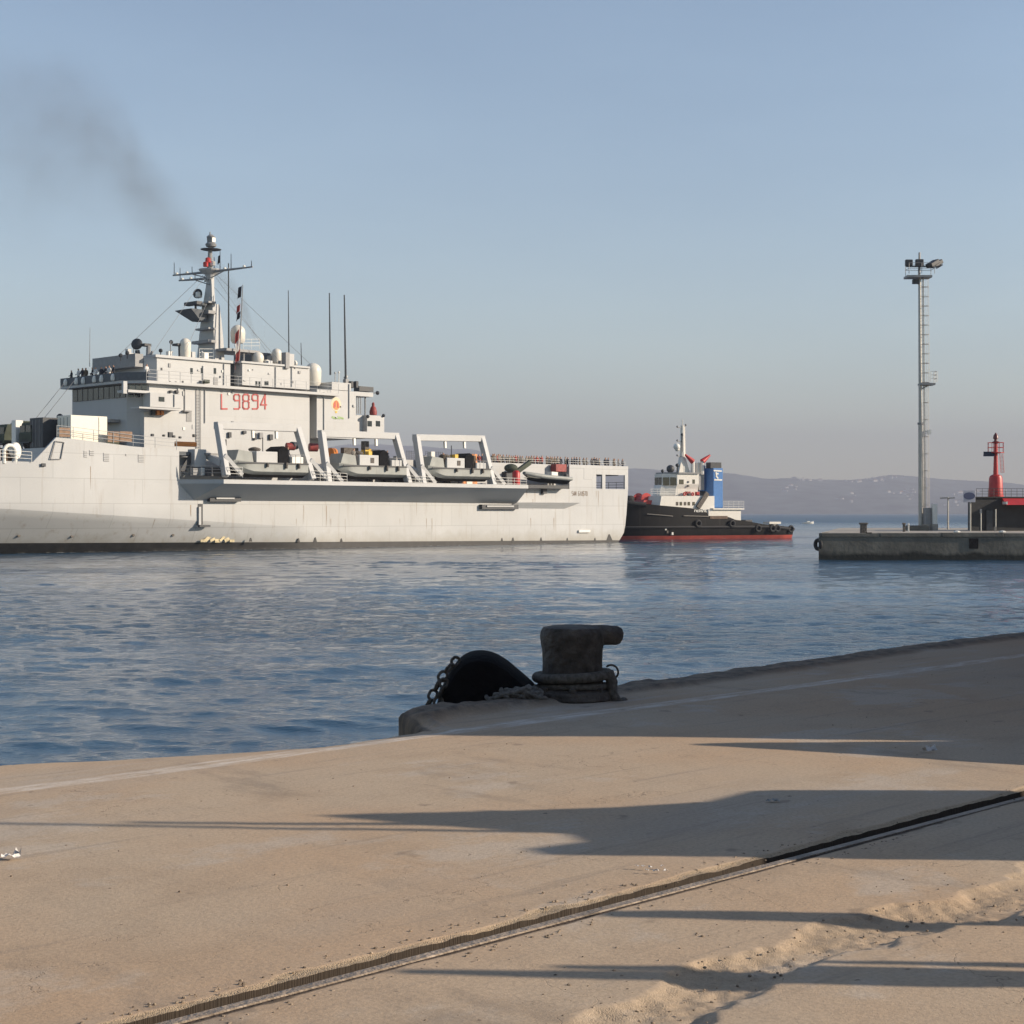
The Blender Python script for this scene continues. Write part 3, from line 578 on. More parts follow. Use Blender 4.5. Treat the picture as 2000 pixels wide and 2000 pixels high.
# faint grilles and panel frame on the bow plating
for X0, Y0, X1, Y1 in ((690,1010,715,1065),(735,1005,770,1050),(850,1028,895,1098),(1030,1035,1040,1052),(1135,1040,1180,1105)):
    x0, y0 = c('c1', X0, Y0); x1, y1 = c('c1', X1, Y1); o = sbox('vent_grille', (x0,y0), (x1,y1), .025, .06, M['grey'])
    n = max(2, int((y1-y0)/3)); 
    for i in range(n): sbox('slat', (x0, y0+(y1-y0)*i/n), (x1, y0+(y1-y0)*(i+.55)/n), .05, .024, SD, o)
fr = [SF.P(*c('c1', X, Y), .02) for X, Y in ((455,930),(415,1078),(500,1078),(525,940))]
b = MB()
for a, q in zip(fr, fr[1:] + fr[:1]): b.bar(a, q, .03, .05, (0,1,0))
b.build('hatch_frame', M['grey'], ship)
sbox('hawse_hole', c('c1',340,1112), c('c1',378,1140), .03, .1, M['dark'], bevel=.05)
# white fairlead arch and deck rails at the cut in the bow plating
p = SF.P(*c('c1',25,1095), -.5); q = SF.P(*c('c1',135,1095), -.5); zt = SF.uz(*c('c1',80,962), -.5)[1]
um = (p.x+q.x)/2; rr = abs(p.x-q.x)/2-.1
b = MB(); b.tube([(um+rr, -.5, p.z-.2)] + [(um+rr*math.cos(a), -.5, zt-rr+rr*math.sin(a)*.95) for a in np.linspace(0, math.pi, 10)] + [(um-rr, -.5, p.z-.2)], .17, 8); fa = b.build('fairlead_arch', M['white'], ship, smooth=True)
b = MB(); b.box(um-rr*.8, um+rr*.8, -1.6, -.9, p.z-.1, zt-.5); b.build('capstan_box', mat('brown_timber', (.10,.06,.03), .8, var=.3), fa)
b = MB(); b.lathe([(.1,-.2),(.75,-.2),(.8,0),(.75,.2),(.1,.2)], (0,0,0), 18); o = b.build('hose_reel', M['white'], ship, smooth=True); pp = SF.P(*c('c1',150,1000), -.5); o.location = (pp.x, -1.1, pp.z-.1); o.rotation_euler = (math.radians(90), 0, .5)
railing('railing', [(top_u[5]+.2, -.12, top_z[5]-.05), (top_u[6]+3, -.2, 8.7)], .95, 1.3, 3, .03, M['white'])
rp = [SF.P(x, y, -.1) for x, y in ((111,853), (143,856), (260,871), (345,879))]
railing('railing', rp, 1.05, 1.7, 3, .03, SD)
for X0, X1 in ((485,575),(885,980),(985,1085)):
    sbox('canvas_screen', (c('c1', X0, 0)[0], c('c1', 0, 868)[1]-4 if X0 > 500 else c('c1',0,820)[1]), (c('c1', X1, 0)[0], c('c1', 0, 930)[1]+(2 if X0 > 500 else -8)), -.16, .04, mat('brown_canvas', (.26,.17,.115), .9, var=.2) if X0 == 485 else bpy.data.materials['brown_canvas'])
# ---- island
WI = -7.0
ZR = SF.uz(400, 757, WI)[1]                             # bridge deck
uL0 = SF.uz(*c('c4',1040,800), WI)[0]; uLf = SF.uz(*c('c2',920,800), WI)[0]
isl = [(uL0, WI), (uLf, WI), (uLf+1.5, WI-1.8), (uLf+1.5, -19.3), (uL0-4, -19.3), (uL0-4, WI-2.4), (uL0, WI-2.4)]
b = MB(); b.prism_z(isl, DK+.01, ZR-.002); b.build('island_wall', SD, ship)
sh = MB(); sh.box(uLf-1.0, uLf+.6, WI-1.7, WI-.003, DK+.02, SF.uz(230, 850, WI)[1]*0+ZR-2.9); sh.build('corner_casing', SD, ship)
b = MB(); b.prism_z([(uL0-3.8, WI+.75), (uLf+.8, WI+.75), (uLf+2.5, WI-1.5), (uLf+2.5, -20.0), (uL0-3.8, -20.0)], ZR, ZR+.28); b.build('bridge_deck', SD, ship)
# bridge front: band of windows, bulwark above
zw0, zw1 = ZR-1.35, ZR-.05
b = MB(); uf = uLf+1.5
n = 10
for i in range(n):
    wa = WI-1.95-(10.2/n)*i; b2 = MB(); b2.box(uf+.005, uf+.10, wa-10.2/n+.14, wa, zw0, zw1); b2.build('bridge_window', M['glass'], ship)
for j in range(3):
    t0, t1 = .12+.29*j, .12+.29*j+.23; p, q = V(uLf, WI, 0).lerp(V(uf, WI-1.8, 0), t0), V(uLf, WI, 0).lerp(V(uf, WI-1.8, 0), t1); d = V(.655,.756,0)*.05
    b2 = MB(); b2.hexa([(*(p-d).xy, zw0), (*(p+d).xy, zw0), (*(q+d).xy, zw0), (*(q-d).xy, zw0), (*(p-d).xy, zw1), (*(p+d).xy, zw1), (*(q+d).xy, zw1), (*(q-d).xy, zw1)]); b2.build('bridge_window', M['glass'], ship)
bw = [(uLf-2.2, WI+.72), (uLf+.8, WI+.72), (uLf+2.48, WI-1.5), (uLf+2.48, -19.95)]
b = MB()
for (x0, y0), (x1, y1) in zip(bw[1:-1], bw[2:]): b.bar((x0, y0, ZR+.70), (x1, y1, ZR+.70), .06, .42)
b.build('bridge_bulwark', M['shipdark'], ship)  # dark deck grey here paints the shade on the bulwark
for i in range(6):
    b = MB(); b.lathe([(.05,-.35),(.2,-.3),(.26,-.05),(.18,.3),(.05,.4)], (uLf+2.62, WI-2.6-i*1.75-.4*(i % 2), ZR+.62), 8); b.build('white_bundle', M['white'], ship, smooth=True)
railing('railing', [(uLf-6, WI+.7, ZR+.28), (uLf+.8, WI+.7, ZR+.28)], 1.1, 1.2, 3, .03, SD)
railing('railing', [(uL0-3.6, WI+.7, ZR+.28), (uLf-6, WI+.7, ZR+.28)], 1.1, 1.5, 3, .022, SD)
# bridge wing box below the deck, with three dark windows
sbox('bridge_wing', c('c2',700,655), c('c2',930,682), WI+.55, 2.0)
for X0, X1 in ((715,770),(785,835),(845,895)): sbox('wing_window', c('c2',X0,608), c('c2',X1,650), WI+.5, .2, M['glass'])
sbox('wing_post', c('c2',650,560), c('c2',690,690), WI+.45, .3)
# balconies on the island side
bal = sbox('side_balcony', c('c2',930,690), c('c2',1262,838), WI+1.3, 1.28); sbox('window', c('c2',1020,725), c('c2',1080,775), WI+1.32, .1, M['glass'], bal)
sbox('balcony_shelf', c('c2',815,838), c('c2',1240,856), WI+1.6, 1.58)
for X in (955, 1000, 1045): sbox('locker', c('c2',X,862), c('c2',X+33,915), WI+.4, .38, M['orange'] if X > 960 else M['dark'], bevel=.04)
dd0 = sbox('door', c('c2',1310,872), c('c2',1365,985), WI+.04, .1, M['grey']); sbox('door_hood', c('c2',1290,866), c('c2',1368,880), WI+.45, .43, M['grey'])
sbox('screen_support', c('c2',1130,1095), c('c2',1170,1150), WI+2.5, .3, M['dark'])
for X, Y, s in ((1155,670,22),(1215,670,24),(1235,705,14),(960,1125,22),(1080,1130,18),(1185,1140,20),(1250,1150,18),(1400,1132,26)):
    sbox('wall_fitting', c('c2',X-s*.6,Y-s*.6), c('c2',X+s*.6,Y+s*.6), WI+.28 if Y < 1000 else WI+3.4, .26, M['dark'], bevel=.04)
for X0, Y0, X1, Y1 in ((608,250,640,310),(770,235,806,268),(890,262,920,335),(950,255,990,320),(1062,275,1100,335),(690,480,715,515),(560,330,585,400)):
    sbox('wall_fitting', c('c5',X0,Y0), c('c5',X1,Y1), WI+.25, .23, M['grey'] if X0 in (950,) else M['dark'], bevel=.03)
sbox('orange_stretcher', c('c2',1210,1195), c('c2',1420,1245), -2.2, .5, M['orange'], bevel=.08)
# ---- deckhouses on the bridge deck
W1 = WI-1.6; zD1 = SF.uz(380, 704, W1)[1]
u1a, u1b = SF.uz(*c('c2',1770,400), W1)[0], SF.uz(*c('c2',1000,400), W1)[0]
b = MB(); b.prism_z([(u1a, W1), (u1b, W1), (u1b+.9, W1-1.0), (u1b+.9, W1-9.5), (u1a, W1-9.5)], ZR+.282, zD1); b.build('upper_deckhouse', SD, ship)
b = MB(); b.box(u1a-.2, u1b+.3, W1-9.6, W1+.25, zD1+.001, zD1+.28); b.build('deckhouse_roof_edge', SD, ship)
b = MB(); b.box(u1b+.92, u1b+1.9, W1-9.3, W1-1.1, zD1-1.0, zD1+.35); b.build('front_casing', M['grey'], ship)
for X in (1365, 1475, 1610): sbox('porthole_window', c('c2',X-14,422), c('c2',X+14,485), W1+.03, .1, M['glass'], bevel=.04)
sbox('door', c('c2',1595,520), c('c2',1640,600), W1+.035, .1, M['grey'])
sbox('green_locker', c('c2',1505,545), c('c2',1555,582), W1+.7, .5, M['green'])
W2 = WI-1.0; zD2 = SF.uz(540, 714, W2)[1]
sbox('aft_deckhouse', c('c4',372,372), c('c4',1040,592), W2, 8.5)
sbox('aft_deckhouse_roof', c('c4',365,358), c('c4',1046,376), W2+.2, 8.9)
sbox('uptake_casing', c('c4',245,330), c('c4',372,575), W2-1.5, 5, M['shipdark'])
for X in (515, 545, 605, 625): sbox('porthole_window', c('c4',X-12,530), c('c4',X+10,575), W2+.03, .1, M['glass'], bevel=.04)
for X in (285, 350): sbox('door', c('c4',X-22,485), c('c4',X+16,578), W2-1.47, .1, M['dark'])
# ---- aft block with the emblem
sbox('recess_wall', c('c4',1030,655), c('c4',1120,1080), WI-2.2, 1.0)
fb = sbox('aft_block', c('c4',1112,622), c('c4',1500,1100), WI, 8.0)
sbox('aft_block_top', c('c4',1262,545), c('c4',1452,621), WI-.003, 7.5)
sbox('side_deckhouse', c('c4',1500,870), c('c4',1602,1100), WI-1.2, 5)
b = MB(); p = SF.P(*c('c4',1592,680), WI-1); q = SF.P(*c('c4',1592,1030), WI-1); b.tube([p, q], .09, 8); b.build('post', M['grey'], ship)
hc = sbox('helicopter_control_cabin', c('c4',1612,872), c('c4',1782,1040), WI-.5, 3.2)
for X in (1640, 1722):
    o = sbox('window', c('c4',X-24,925), c('c4',X+22,982), WI-.47, .1, M['glass'], hc, bevel=.08)
p = SF.P(*c('c4',1672,868), WI-1.5); b = MB(); b.lathe([(.42,0),(.46,.4),(.32,.9),(.16,1.05),(.17,1.35),(.05,1.5)], p, 12); b.build('red_beacon', M['red_gear'], ship, smooth=True)
for X, Y in ((1620,882),(1775,872)): p = SF.P(*c('c4',X,Y), WI-.4); b = MB(); b.ball(p, .2, 8, 6); b.build('lamp', M['dark'], ship)
sbox('radar_platform', c('c4',1490,640), c('c4',1672,682), WI-.5, 3.5)
rk = sbox('equipment_rack', c('c4',1535,585), c('c4',1676,632), WI-1.0, 1.0, M['dark'])
for X in (1465, 1515): sbox('signal_lamp', c('c4',X-14,530), c('c4',X+14,600), WI-.6, .5, M['dark'], bevel=.08)
p = SF.P(*c('c4',1715,648), WI-.6); b = MB(); b.ball(p, .24, 8, 6); b.bar(p, p+V(1.6,0,-.1), .05, .05); b.build('boom_lamp', M['dark'], ship)
b = MB()
for X in (1512, 1530, 1550): p = SF.P(*c('c4',X,690), WI-.8); q = SF.P(*c('c4',X-4,855), WI-.8); b.bar(p, q, .04, .04)
b.build('ladder', M['grey'], ship)
# ---- red letters on the island wall
GL = {'L': [[(0,0),(0,1),(1,1)]], '9': [[(.95,.42),(.2,.42),(0,.32),(0,.1),(.2,0),(.8,0),(1,.1),(1,.9),(.8,1),(.05,1)]],
      '8': [[(.2,0),(.8,0),(1,.1),(1,.36),(.82,.46),(1,.56),(1,.9),(.8,1),(.2,1),(0,.9),(0,.56),(.18,.46),(0,.36),(0,.1),(.2,0)],[(.18,.46),(.82,.46)]],
      '4': [[(.78,1),(.78,0),(0,.72),(1,.72)]]}
for ch, X0, X1 in (('L',165,220),('9',290,346),('8',380,438),('9',472,528),('4',556,612)):
    b = MB()
    for pl in GL[ch]:
        pts = [SF.P(*c('c4', X0+(X1-X0)*x, 664+142*y), WI+.02) for x, y in pl]
        for a, q in zip(pts[:-1], pts[1:]):
            d = (q-a).normalized()*.07; b.bar(a-d, q+d, .085, .035, (0,1,0))
    b.build('hull_number_letter', M['letter_red'], ship)
def emblem():
    ce = SF.P(*c('c4',1304,765), WI); em = MB()
    hl = MB(); hl.prism_y([(ce.x + .72*math.cos(a), ce.z + .05 + .8*math.sin(a)) for a in np.linspace(0, 2*math.pi, 20, endpoint=False)], WI+.0015, WI+.012); hl.build('emblem_ground', mat('pale_yellow_paint', (.62,.55,.38), .6), ship)
    em.prism_y([(ce.x + .5*sx, ce.z + .8*sz) for sx, sz in ((0,.62),(.55,.48),(.95,.1),(.9,-.4),(.35,-.72),(-.35,-.72),(-.9,-.4),(-.95,.1),(-.55,.48))], WI+.013, WI+.03); o = em.build('emblem', M['orange'], ship)
    k = MB(); k.prism_y([(ce.x + .62*sx, ce.z + .95*sz) for sx, sz in ((.25,.5),(.6,-.1),(.55,-.45),(.1,-.2),(.15,.2))], WI+.031, WI+.05); k.prism_y([(ce.x + .62*sx, ce.z + .95*sz) for sx, sz in ((-.05,.55),(-.5,.1),(-.55,-.4),(-.2,-.3),(-.25,.1))], WI+.031, WI+.05); k.build('emblem_flame', M['letter_red'], o)
    k = MB(); k.prism_y([(ce.x + .5*sx, ce.z + .95*sz) for sx, sz in ((.3,-.77),(.3,-1.0),(-.3,-1.0),(-.3,-.77))], WI+.002, WI+.03); k.build('emblem_foot', M['yellow'], o)
    for i in range(6):
        k = MB(); a = SF.P(*c('c4', 1268+i*19, 900), WI); k.bar((a.x+.12, WI+.02+.001*i, a.z+.18-.06*(i%3)), (a.x-.22, WI+.02+.001*i, a.z-.05*(i%2)), .10, .008, (0,1,0)); k.build('green_stroke', M['pale_green'], ship)
emblem()
p = SF.P(*c('c7',1165,578), 0); nmm = mat('name_brown_paint', (.20,.15,.11), .6); NP = {'S': [(1,0),(0,0),(0,.5),(1,.5),(1,1),(0,1)], 'A': [(0,1),(.5,0),(1,1),(.8,.62),(.2,.62)], 'N': [(0,1),(0,0),(1,1),(1,0)], 'G': [(1,0),(0,0),(0,1),(1,1),(1,.5),(.5,.5)], 'I': [(.5,0),(.5,1)], 'U': [(0,0),(0,1),(1,1),(1,0)], 'T': [(0,0),(1,0),(.5,0),(.5,1)], 'O': [(0,0),(1,0),(1,1),(0,1),(0,0)]}
for i, ch in enumerate('SAN GIUSTO'):
    if ch == ' ': continue
    b = MB(); pl_ = [V(p.x - i*.30 - .20*x, .012, p.z + .52 - .52*y) for x, y in NP[ch]]
    for a, q in zip(pl_[:-1], pl_[1:]): b.bar(a, q, .035, .012, (0,1,0))
    b.build('ship_name_letter', nmm, ship)
# ---- mast
WM = -11.5
def mastring(Yc, Xl, Xe, Xr, wp=WM):                    # left edge (starboard front), near edge, right edge on the crop
    pe = SF.P(*c('c3', Xe, Yc), wp); pr = SF.P(*c('c3', Xr, Yc), wp); z = pe.z
    lo_, hi_ = 0.0, 9.0                                 # find width so that the starboard front edge lands at Xl
    for _ in range(30):
        m_ = (lo_+hi_)/2; W3 = SF.W(pe.x, wp-m_, z); pxl = CX + F*W3.x/W3.y
        if pxl > c('c3', Xl, Yc)[0]: lo_ = m_
        else: hi_ = m_
    return [(pe.x, wp, z), (pr.x, wp, z), (pr.x, wp-m_, z), (pe.x, wp-m_, z)]
b = MB(); b.loft([mastring(Y, *a) for Y, a in ((1830,(490,735,857)),(1550,(520,721,842)),(1300,(545,706,818)),(1085,(562,700,790)))]); b.build('mast_tower', SD, ship)
b = MB(); b.loft([mastring(Y, *a, WM-.3) for Y, a in ((1086,(575,695,735)),(860,(612,690,722)),(690,(628,680,722)))]); b.build('upper_mast_tower', SD, ship)
p0 = SF.P(*c('c3',668,700), WM-.6)
def pole(name, k, X0, Y0, X1, Y1, wp, r0, r1, m=None, parent=ship):
    b = MB(); b.tube([SF.P(*c(k,X0,Y0), wp), SF.P(*c(k,X1,Y1), wp)], [r0, r1], 8); return b.build(name, m or M['grey'], parent)
pole('topmast', 'c3', 668, 690, 668, 330, WM-.6, .32, .2); pole('mast_tip', 'c3', 668, 215, 668, 150, WM-.6, .1, .05)
b = MB(); p = SF.P(*c('c3',680,350), WM-.6); b.lathe([(.15,-.1),(.55,.05),(.62,.3),(.42,.5),(.45,1.0),(.5,1.1),(.2,1.35)], p, 12); b.build('mast_top_drum', M['grey'], ship, smooth=True)
b = MB(); p = SF.P(*c('c3',682,262), WM-.6); b.box(p.x-.22, p.x+.2, p.y+.3, p.y+.5, p.z-.25, p.z+.25); b.build('mast_top_panel', M['white'], ship)
b = MB(); p = SF.P(*c('c3',680,383), WM-.6); b.lathe([(.1,-.12),(1.1,-.03),(1.15,.03),(.1,.14)], p, 16); b.build('mast_disc', M['shipdark'], ship)
def yard(X0, X1, Y, nm):
    p = SF.P(*c('c3',668,Y), WM-.6); b = MB(); wa = (668-X0)*.15007/10.2; wb = (X1-668)*.15007/10.2
    b.tube([(p.x, WM-.6-wa, p.z+.3), (p.x, WM-.6, p.z-.05), (p.x, WM-.6+wb, p.z-.3)], [.09, .17, .08], 6)
    b.tube([(p.x, WM-.6-wa*.45, p.z), (p.x, WM-.6, p.z-.75)], .06, 5); b.tube([(p.x, WM-.6+wb*.45, p.z), (p.x, WM-.6, p.z-.75)], .06, 5)
    y = b.build(nm, M['grey'], ship)
    for f, hh in ((-.97, 1.9), (-.48, 1.0), (.5, 2.2), (.97, .9), (.24, 2.8), (.1, 2.0)):
        q = MB(); ww = WM-.6 + (wb if f > 0 else wa)*f; q.tube([(p.x, ww, p.z-.3*f), (p.x, ww, p.z-.3*f+hh*.75)], [.05, .035], 5); q.build('whip_aerial', M['dark'], y)
    for f in (-.9, -.62, .35, .8):
        q = MB(); ww = WM-.6 + (wb if f > 0 else wa)*f; q.ball((p.x, ww, p.z+.12-.3*f), .18, 8, 5); q.build('yard_light', M['white'], y)
yard(190, 1190, 668, 'yardarm'); yard(270, 600, 752, 'lower_yardarm')
b = MB(); p = SF.P(*c('c3',668,690), WM-.6); b.lathe([(.3,-.7),(.55,-.2),(1.2,.25),(1.25,.4),(.3,.4)], p, 12); b.build('crosstree_bracket', SD, ship)
for X, Y, cl in ((640,520,M['red']), (610,575,M['red']), (700,560,M['white'])):
    p = SF.P(*c('c3',X,Y), WM-.2); b = MB(); b.lathe([(.05,-.3),(.28,-.25),(.28,.2),(.08,.3)], p, 8); b.build('signal_lantern', cl, ship)
# radar platform on the mast front and the antennas on it
def mplat(Y, X0, X1, th, nm, parent=ship):
    p = SF.P(*c('c3',700,Y), WM); b = MB(); wa = (X1-X0)*.15007/10.2; b.box(p.x-.3, p.x+.7, WM-wa*.85+.3, WM+.25, p.z-th, p.z); return b.build(nm, M['grey'], parent)
mplat(1180, 350, 700, .35, 'radar_platform'); mplat(1400, 520, 720, .2, 'lower_platform'); mplat(1060, 470, 700, .2, 'small_platform'); mplat(1560, 470, 730, .3, 'mast_balcony')
p = SF.P(*c('c3',560,1185), WM+.2); b = MB(); b.hexa([(p.x-1.2,WM-2.2,p.z-.9),(p.x-.4,WM-2.2,p.z-.9),(p.x-.4,WM-.6,p.z-.9),(p.x-1.2,WM-.6,p.z-.9),(p.x-1.2,WM-3.6,p.z+.3),(p.x+.9,WM-3.6,p.z+.3),(p.x+.9,WM-.5,p.z+.3),(p.x-1.2,WM-.5,p.z+.3)]); b.build('radar_bracket', M['shipdark'], ship)
def dish(name, k, X, Y, wp, r, face, m, parent=ship):
    p = SF.P(*c(k,X,Y), wp); b = MB(); n = 8
    b.lathe([(.03, r*.32)] + [(r*math.sin(i/n*1.2)/math.sin(1.2), r*.32*(1-(i/n)**2)) for i in range(1, n+1)] + [(r*.98, -.05), (.1, r*.2)], (0,0,0), 18); o = b.build(name, m, parent, smooth=True); o.location = p; o.rotation_euler = face; return o
dish('tracking_dish', 'c3', 505, 955, WM-2.2, .55, (0, math.radians(82), math.radians(30)), M['dark'])
sbox('tracker_body', c('c3',510,930), c('c3',575,1010), WM-1.8, .8, M['white'], bevel=.15); sbox('tracker_base', c('c3',520,1060), c('c3',640,1110), WM-.6, 1.2, M['white'], bevel=.15)
b = MB(); p = SF.P(*c('c3',480,1085), WM-1.2); b.box(p.x-.3, p.x+.4, p.y-1.6, p.y+.8, p.z-.15, p.z+.2); b.tube([p, p+V(0,0,-.9)], .12, 8); b.build('navigation_radar', M['dark'], ship)
railing('railing', [SF.P(*c('c3',715,1820), WM+1.0), SF.P(*c('c3',530,1820), WM+1.0)], 1.2, 1.0, 3, .03, M['white'])
# domes
def radome(X0, X1, Y0, Y1, k, wp, m=None):
    p0, p1 = SF.P(*c(k,X0,(Y0+Y1)/2), wp), SF.P(*c(k,X1,(Y0+Y1)/2), wp); z1 = SF.uz(*c(k,(X0+X1)/2,Y0), wp)[1]; z0 = SF.uz(*c(k,(X0+X1)/2,Y1), wp)[1]
    x0, x1 = c(k,X0,0)[0], c(k,X1,0)[0]; r = (x1-x0)/2*SF.W(p0.x, wp, 0).y/F; hgt = z1-z0; prof = [(r*.72, 0), (r*.95, .12*hgt), (r, max(.2*hgt, hgt-r*1.05))]
    zc = hgt-r; prof += [(r*math.cos(a), zc + r*math.sin(a)) for a in np.linspace(.05, 1.5, 8)]
    b = MB(); b.lathe(prof, ((p0.x+p1.x)/2, wp-r, z0), 20); return b.build('radome', m or M['dome'], ship, smooth=True)
radome(990, 1185, 1355, 1595, 'c3', WM+.5); radome(315, 462, 1530, 1810, 'c3', W1-.3); radome(1045, 1210, 345, 575, 'c4', WI-1.2); radome(695, 792, 202, 345, 'c4', W2-3.0); radome(505, 622, 236, 375, 'c4', W2-1.2); radome(880, 940, 320, 370, 'c4', W2-2.5)
pl = sbox('dome_platform', c('c4',200,215), c('c4',545,240), WM+1.6, 4.0, M['grey'])
for X in (320, 385, 470): pole('platform_post', 'c4', X, 235, X, 360, WM+1.2, .12, .12, M['grey'])
sbox('uptake', c('c4',500,250), c('c4',700,375), WM-1.0, 4.0, M['shipdark'])
sbox('exhaust_housing', c('c4',640,285), c('c4',830,372), W2-4, 3.0, SD)
railing('railing', [SF.P(*c('c4',380,215), WM+1.5), SF.P(*c('c4',545,212), WM+1.5)], 1.1, 1.0, 3, .03, M['white'])
sbox('casing_post', c('c4',805,245), c('c4',842,405), W2+.3, .8, M['grey']); sbox('white_casing', c('c4',842,260), c('c4',888,385), W2+.3, .8)
# whips
for X0, Y0, X1, Y1, r, wp in ((835,250,829,-370,.07,W2),(1247,470,1237,-345,.11,WI-2),(1400,545,1385,-325,.13,WI-2),(960,370,955,150,.06,W2-2)): pole('whip_aerial', 'c4', X0, Y0, X1, Y1, wp, r, r*.55, M['dark'])
pole('whip_aerial', 'c3', 912, 1690, 908, 560, WM+.8, .1, .06, M['dark']); pole('whip_aerial', 'c1', 735, 320, 738, 0, -15, .04, .02, M['grey'])
pole('whip_aerial', 'c2', 1140, 320, 1145, 140, W1-1, .05, .05, M['grey']); pole('flag_staff', 'c3', 1045, 1830, 1095, 840, WM+2.2, .09, .04, M['grey'])
def flag(X, Y, hgt, L_, cols_, wp, nm):
    p = SF.P(*c('c3',X,Y), wp); 
    root = MB(); n = 10
    for k_, m_ in enumerate(cols_):
        b = MB()
        for i in range(n+1):
            t = i/n; x = p.x + L_*.25*t; yy = p.y + .16*math.sin(t*7+k_*.5) + .2*t; zt = p.z - hgt*k_/len(cols_) - t*hgt*.35; zb_ = p.z - hgt*(k_+1)/len(cols_) - t*hgt*.35
            b.v += [(x, yy, zt), (x + .1, yy, zb_)]
        b.f = [(2*i, 2*i+1, 2*i+3, 2*i+2) for i in range(n)]; b.mi = [0]*n; b.build(nm, m_, ship)
flag(1080, 850, 1.2, 2.6, [M['navy']], WM+2.2, 'signal_flag'); flag(1060, 1080, 1.6, 2.4, [M['rcloth'], M['navy']], WM+2.2, 'signal_flag')
flag(1050, 1380, 3.6, 3.0, [M['rcloth'], M['wcloth'], M['rcloth']], WM+2.6, 'red_white_flag'); flag(795, 445, .9, 1.2, [M['navy']], WM-.4, 'signal_flag')
# bridge-roof gear
dish('satellite_dish', 'c2', 790, 172, W1-4.5, .62, (0, math.radians(82), math.radians(38)), M['dark'])
p = SF.P(*c('c2',795,235), W1-4.5); b = MB(); b.tube([p, p+V(-.3,0,-2.6)], [.25,.45], 10); b.build('dish_pedestal', M['dark'], ship)
sb = sbox('searchlight_box', c('c2',745,270), c('c2',830,345), W1-3.0, 1.2, M['dark'], bevel=.1); p = SF.P(*c('c2',792,360), W1-2.7); b = MB(); b.torus(p, .42, .12, (.4,1,0), 18, 8); b.build('lifebuoy', M['white'], ship)
sbox('range_finder', c('c2',870,165), c('c2',945,195), W1-3.5, .8, M['dark'], bevel=.05); pole('range_finder_post', 'c2', 912, 190, 912, 325, W1-3.6, .22, .3, M['grey'])
for X, Y, h_ in ((1040,240,80),(620,290,60),(690,265,60),(1150,150,30)): 
    p = SF.P(*c('c2',X,Y), W1-2); b = MB(); b.ball(p, .22, 8, 6); b.tube([p, p+V(0,0,-h_*.18634*.053)], .05, 6); b.build('deck_lamp', M['dark'], ship)
sbox('gun_director_box', c('c2',1215,165), c('c2',1310,190), W1-.9, 1.0, M['dark'], bevel=.05); pole('director_post', 'c2', 1262, 185, 1270, 320, W1-1.2, .4, .45, M['dark'])
sbox('bridge_mast_box', c('c1',645,150), c('c1',1285,0) if False else c('c1',700,175), -12, 1, M['grey']) if False else None
ww_ = MB(); p = SF.P(*c('c1',600,655), -9.8); q = SF.P(*c('c1',545,625), -19); ww_.box(uf+.02, uf+1.2, -19.3, -10, ZR-3.9, ZR-3.6); ww_.build('bridge_front_ledge', M['grey'], ship)
b = MB(); b.tube([(uf+.6, -19.2, ZR-3.6), (uf+.6, -20.6, ZR-3.2)], .1, 6); b.ball((uf+.6, -20.8, ZR-2.9), .35, 10, 6); b.build('wing_floodlight', M['dark'], ship)
for ww in (-12.2, -13.9): b = MB(); b.tube([(uf+4, ww, ZR+.3), (uf+9.5, ww-1.2, DK+1.0)], .025, 4); b.build('signal_halyard', M['grey'], ship)
# ---- davits
def leg(name, pb_, pt_, w0, w1, a, bb, m, parent):
    p0, p1 = SF.P(*pb_, w0), SF.P(*pt_, w1); b = MB(); b.bar(p0, p1, a, bb, (0,1,0)); return b.build(name, m, parent, bevel=.04)
davs = [((442,930),(426,829),(610,937),(580,835)), ((641,943),(628,845),(798,945),(772,850)), ((826,946),(813,853),(963,948),(940,855))]
for (lb, lt, rb, rt) in davs:
    W0, Wt = 3.1, 1.1
    d = bpy.data.objects.new('boat_davit', None); COL.objects.link(d); d.parent = ship
    leg('davit_leg', lb, lt, W0, Wt, .30, .36, SD, d); leg('davit_leg', rb, rt, W0, Wt, .30, .36, SD, d)
    a, q = SF.P(*lt, Wt), SF.P(*rt, Wt); b = MB(); b.bar(a+V(.3,0,-.1), q+V(-.3,0,-.1), .36, .36); b.build('davit_beam', SD, d, bevel=.04)
    for f in (.42, .72): m_ = a.lerp(q, f); b = MB(); b.bar(m_+V(0,.1,-.5), m_+V(0,.15,-1.25), .13, .13); b.build('hoist_block', M['white'], d)
    for px_, s in ((lb, 1), (rb, 1)):
        p = SF.P(*px_, W0); b = MB(); b.bar((p.x-.1, p.y-.5, p.z+2.1), (p.x-2.0, p.y-.2, p.z+.15), .24, .2); b.bar((p.x, -.9, p.z+2.4), (p.x, p.y-.7, p.z+1.3), .3, .3); b.build('davit_strut', SD, d)
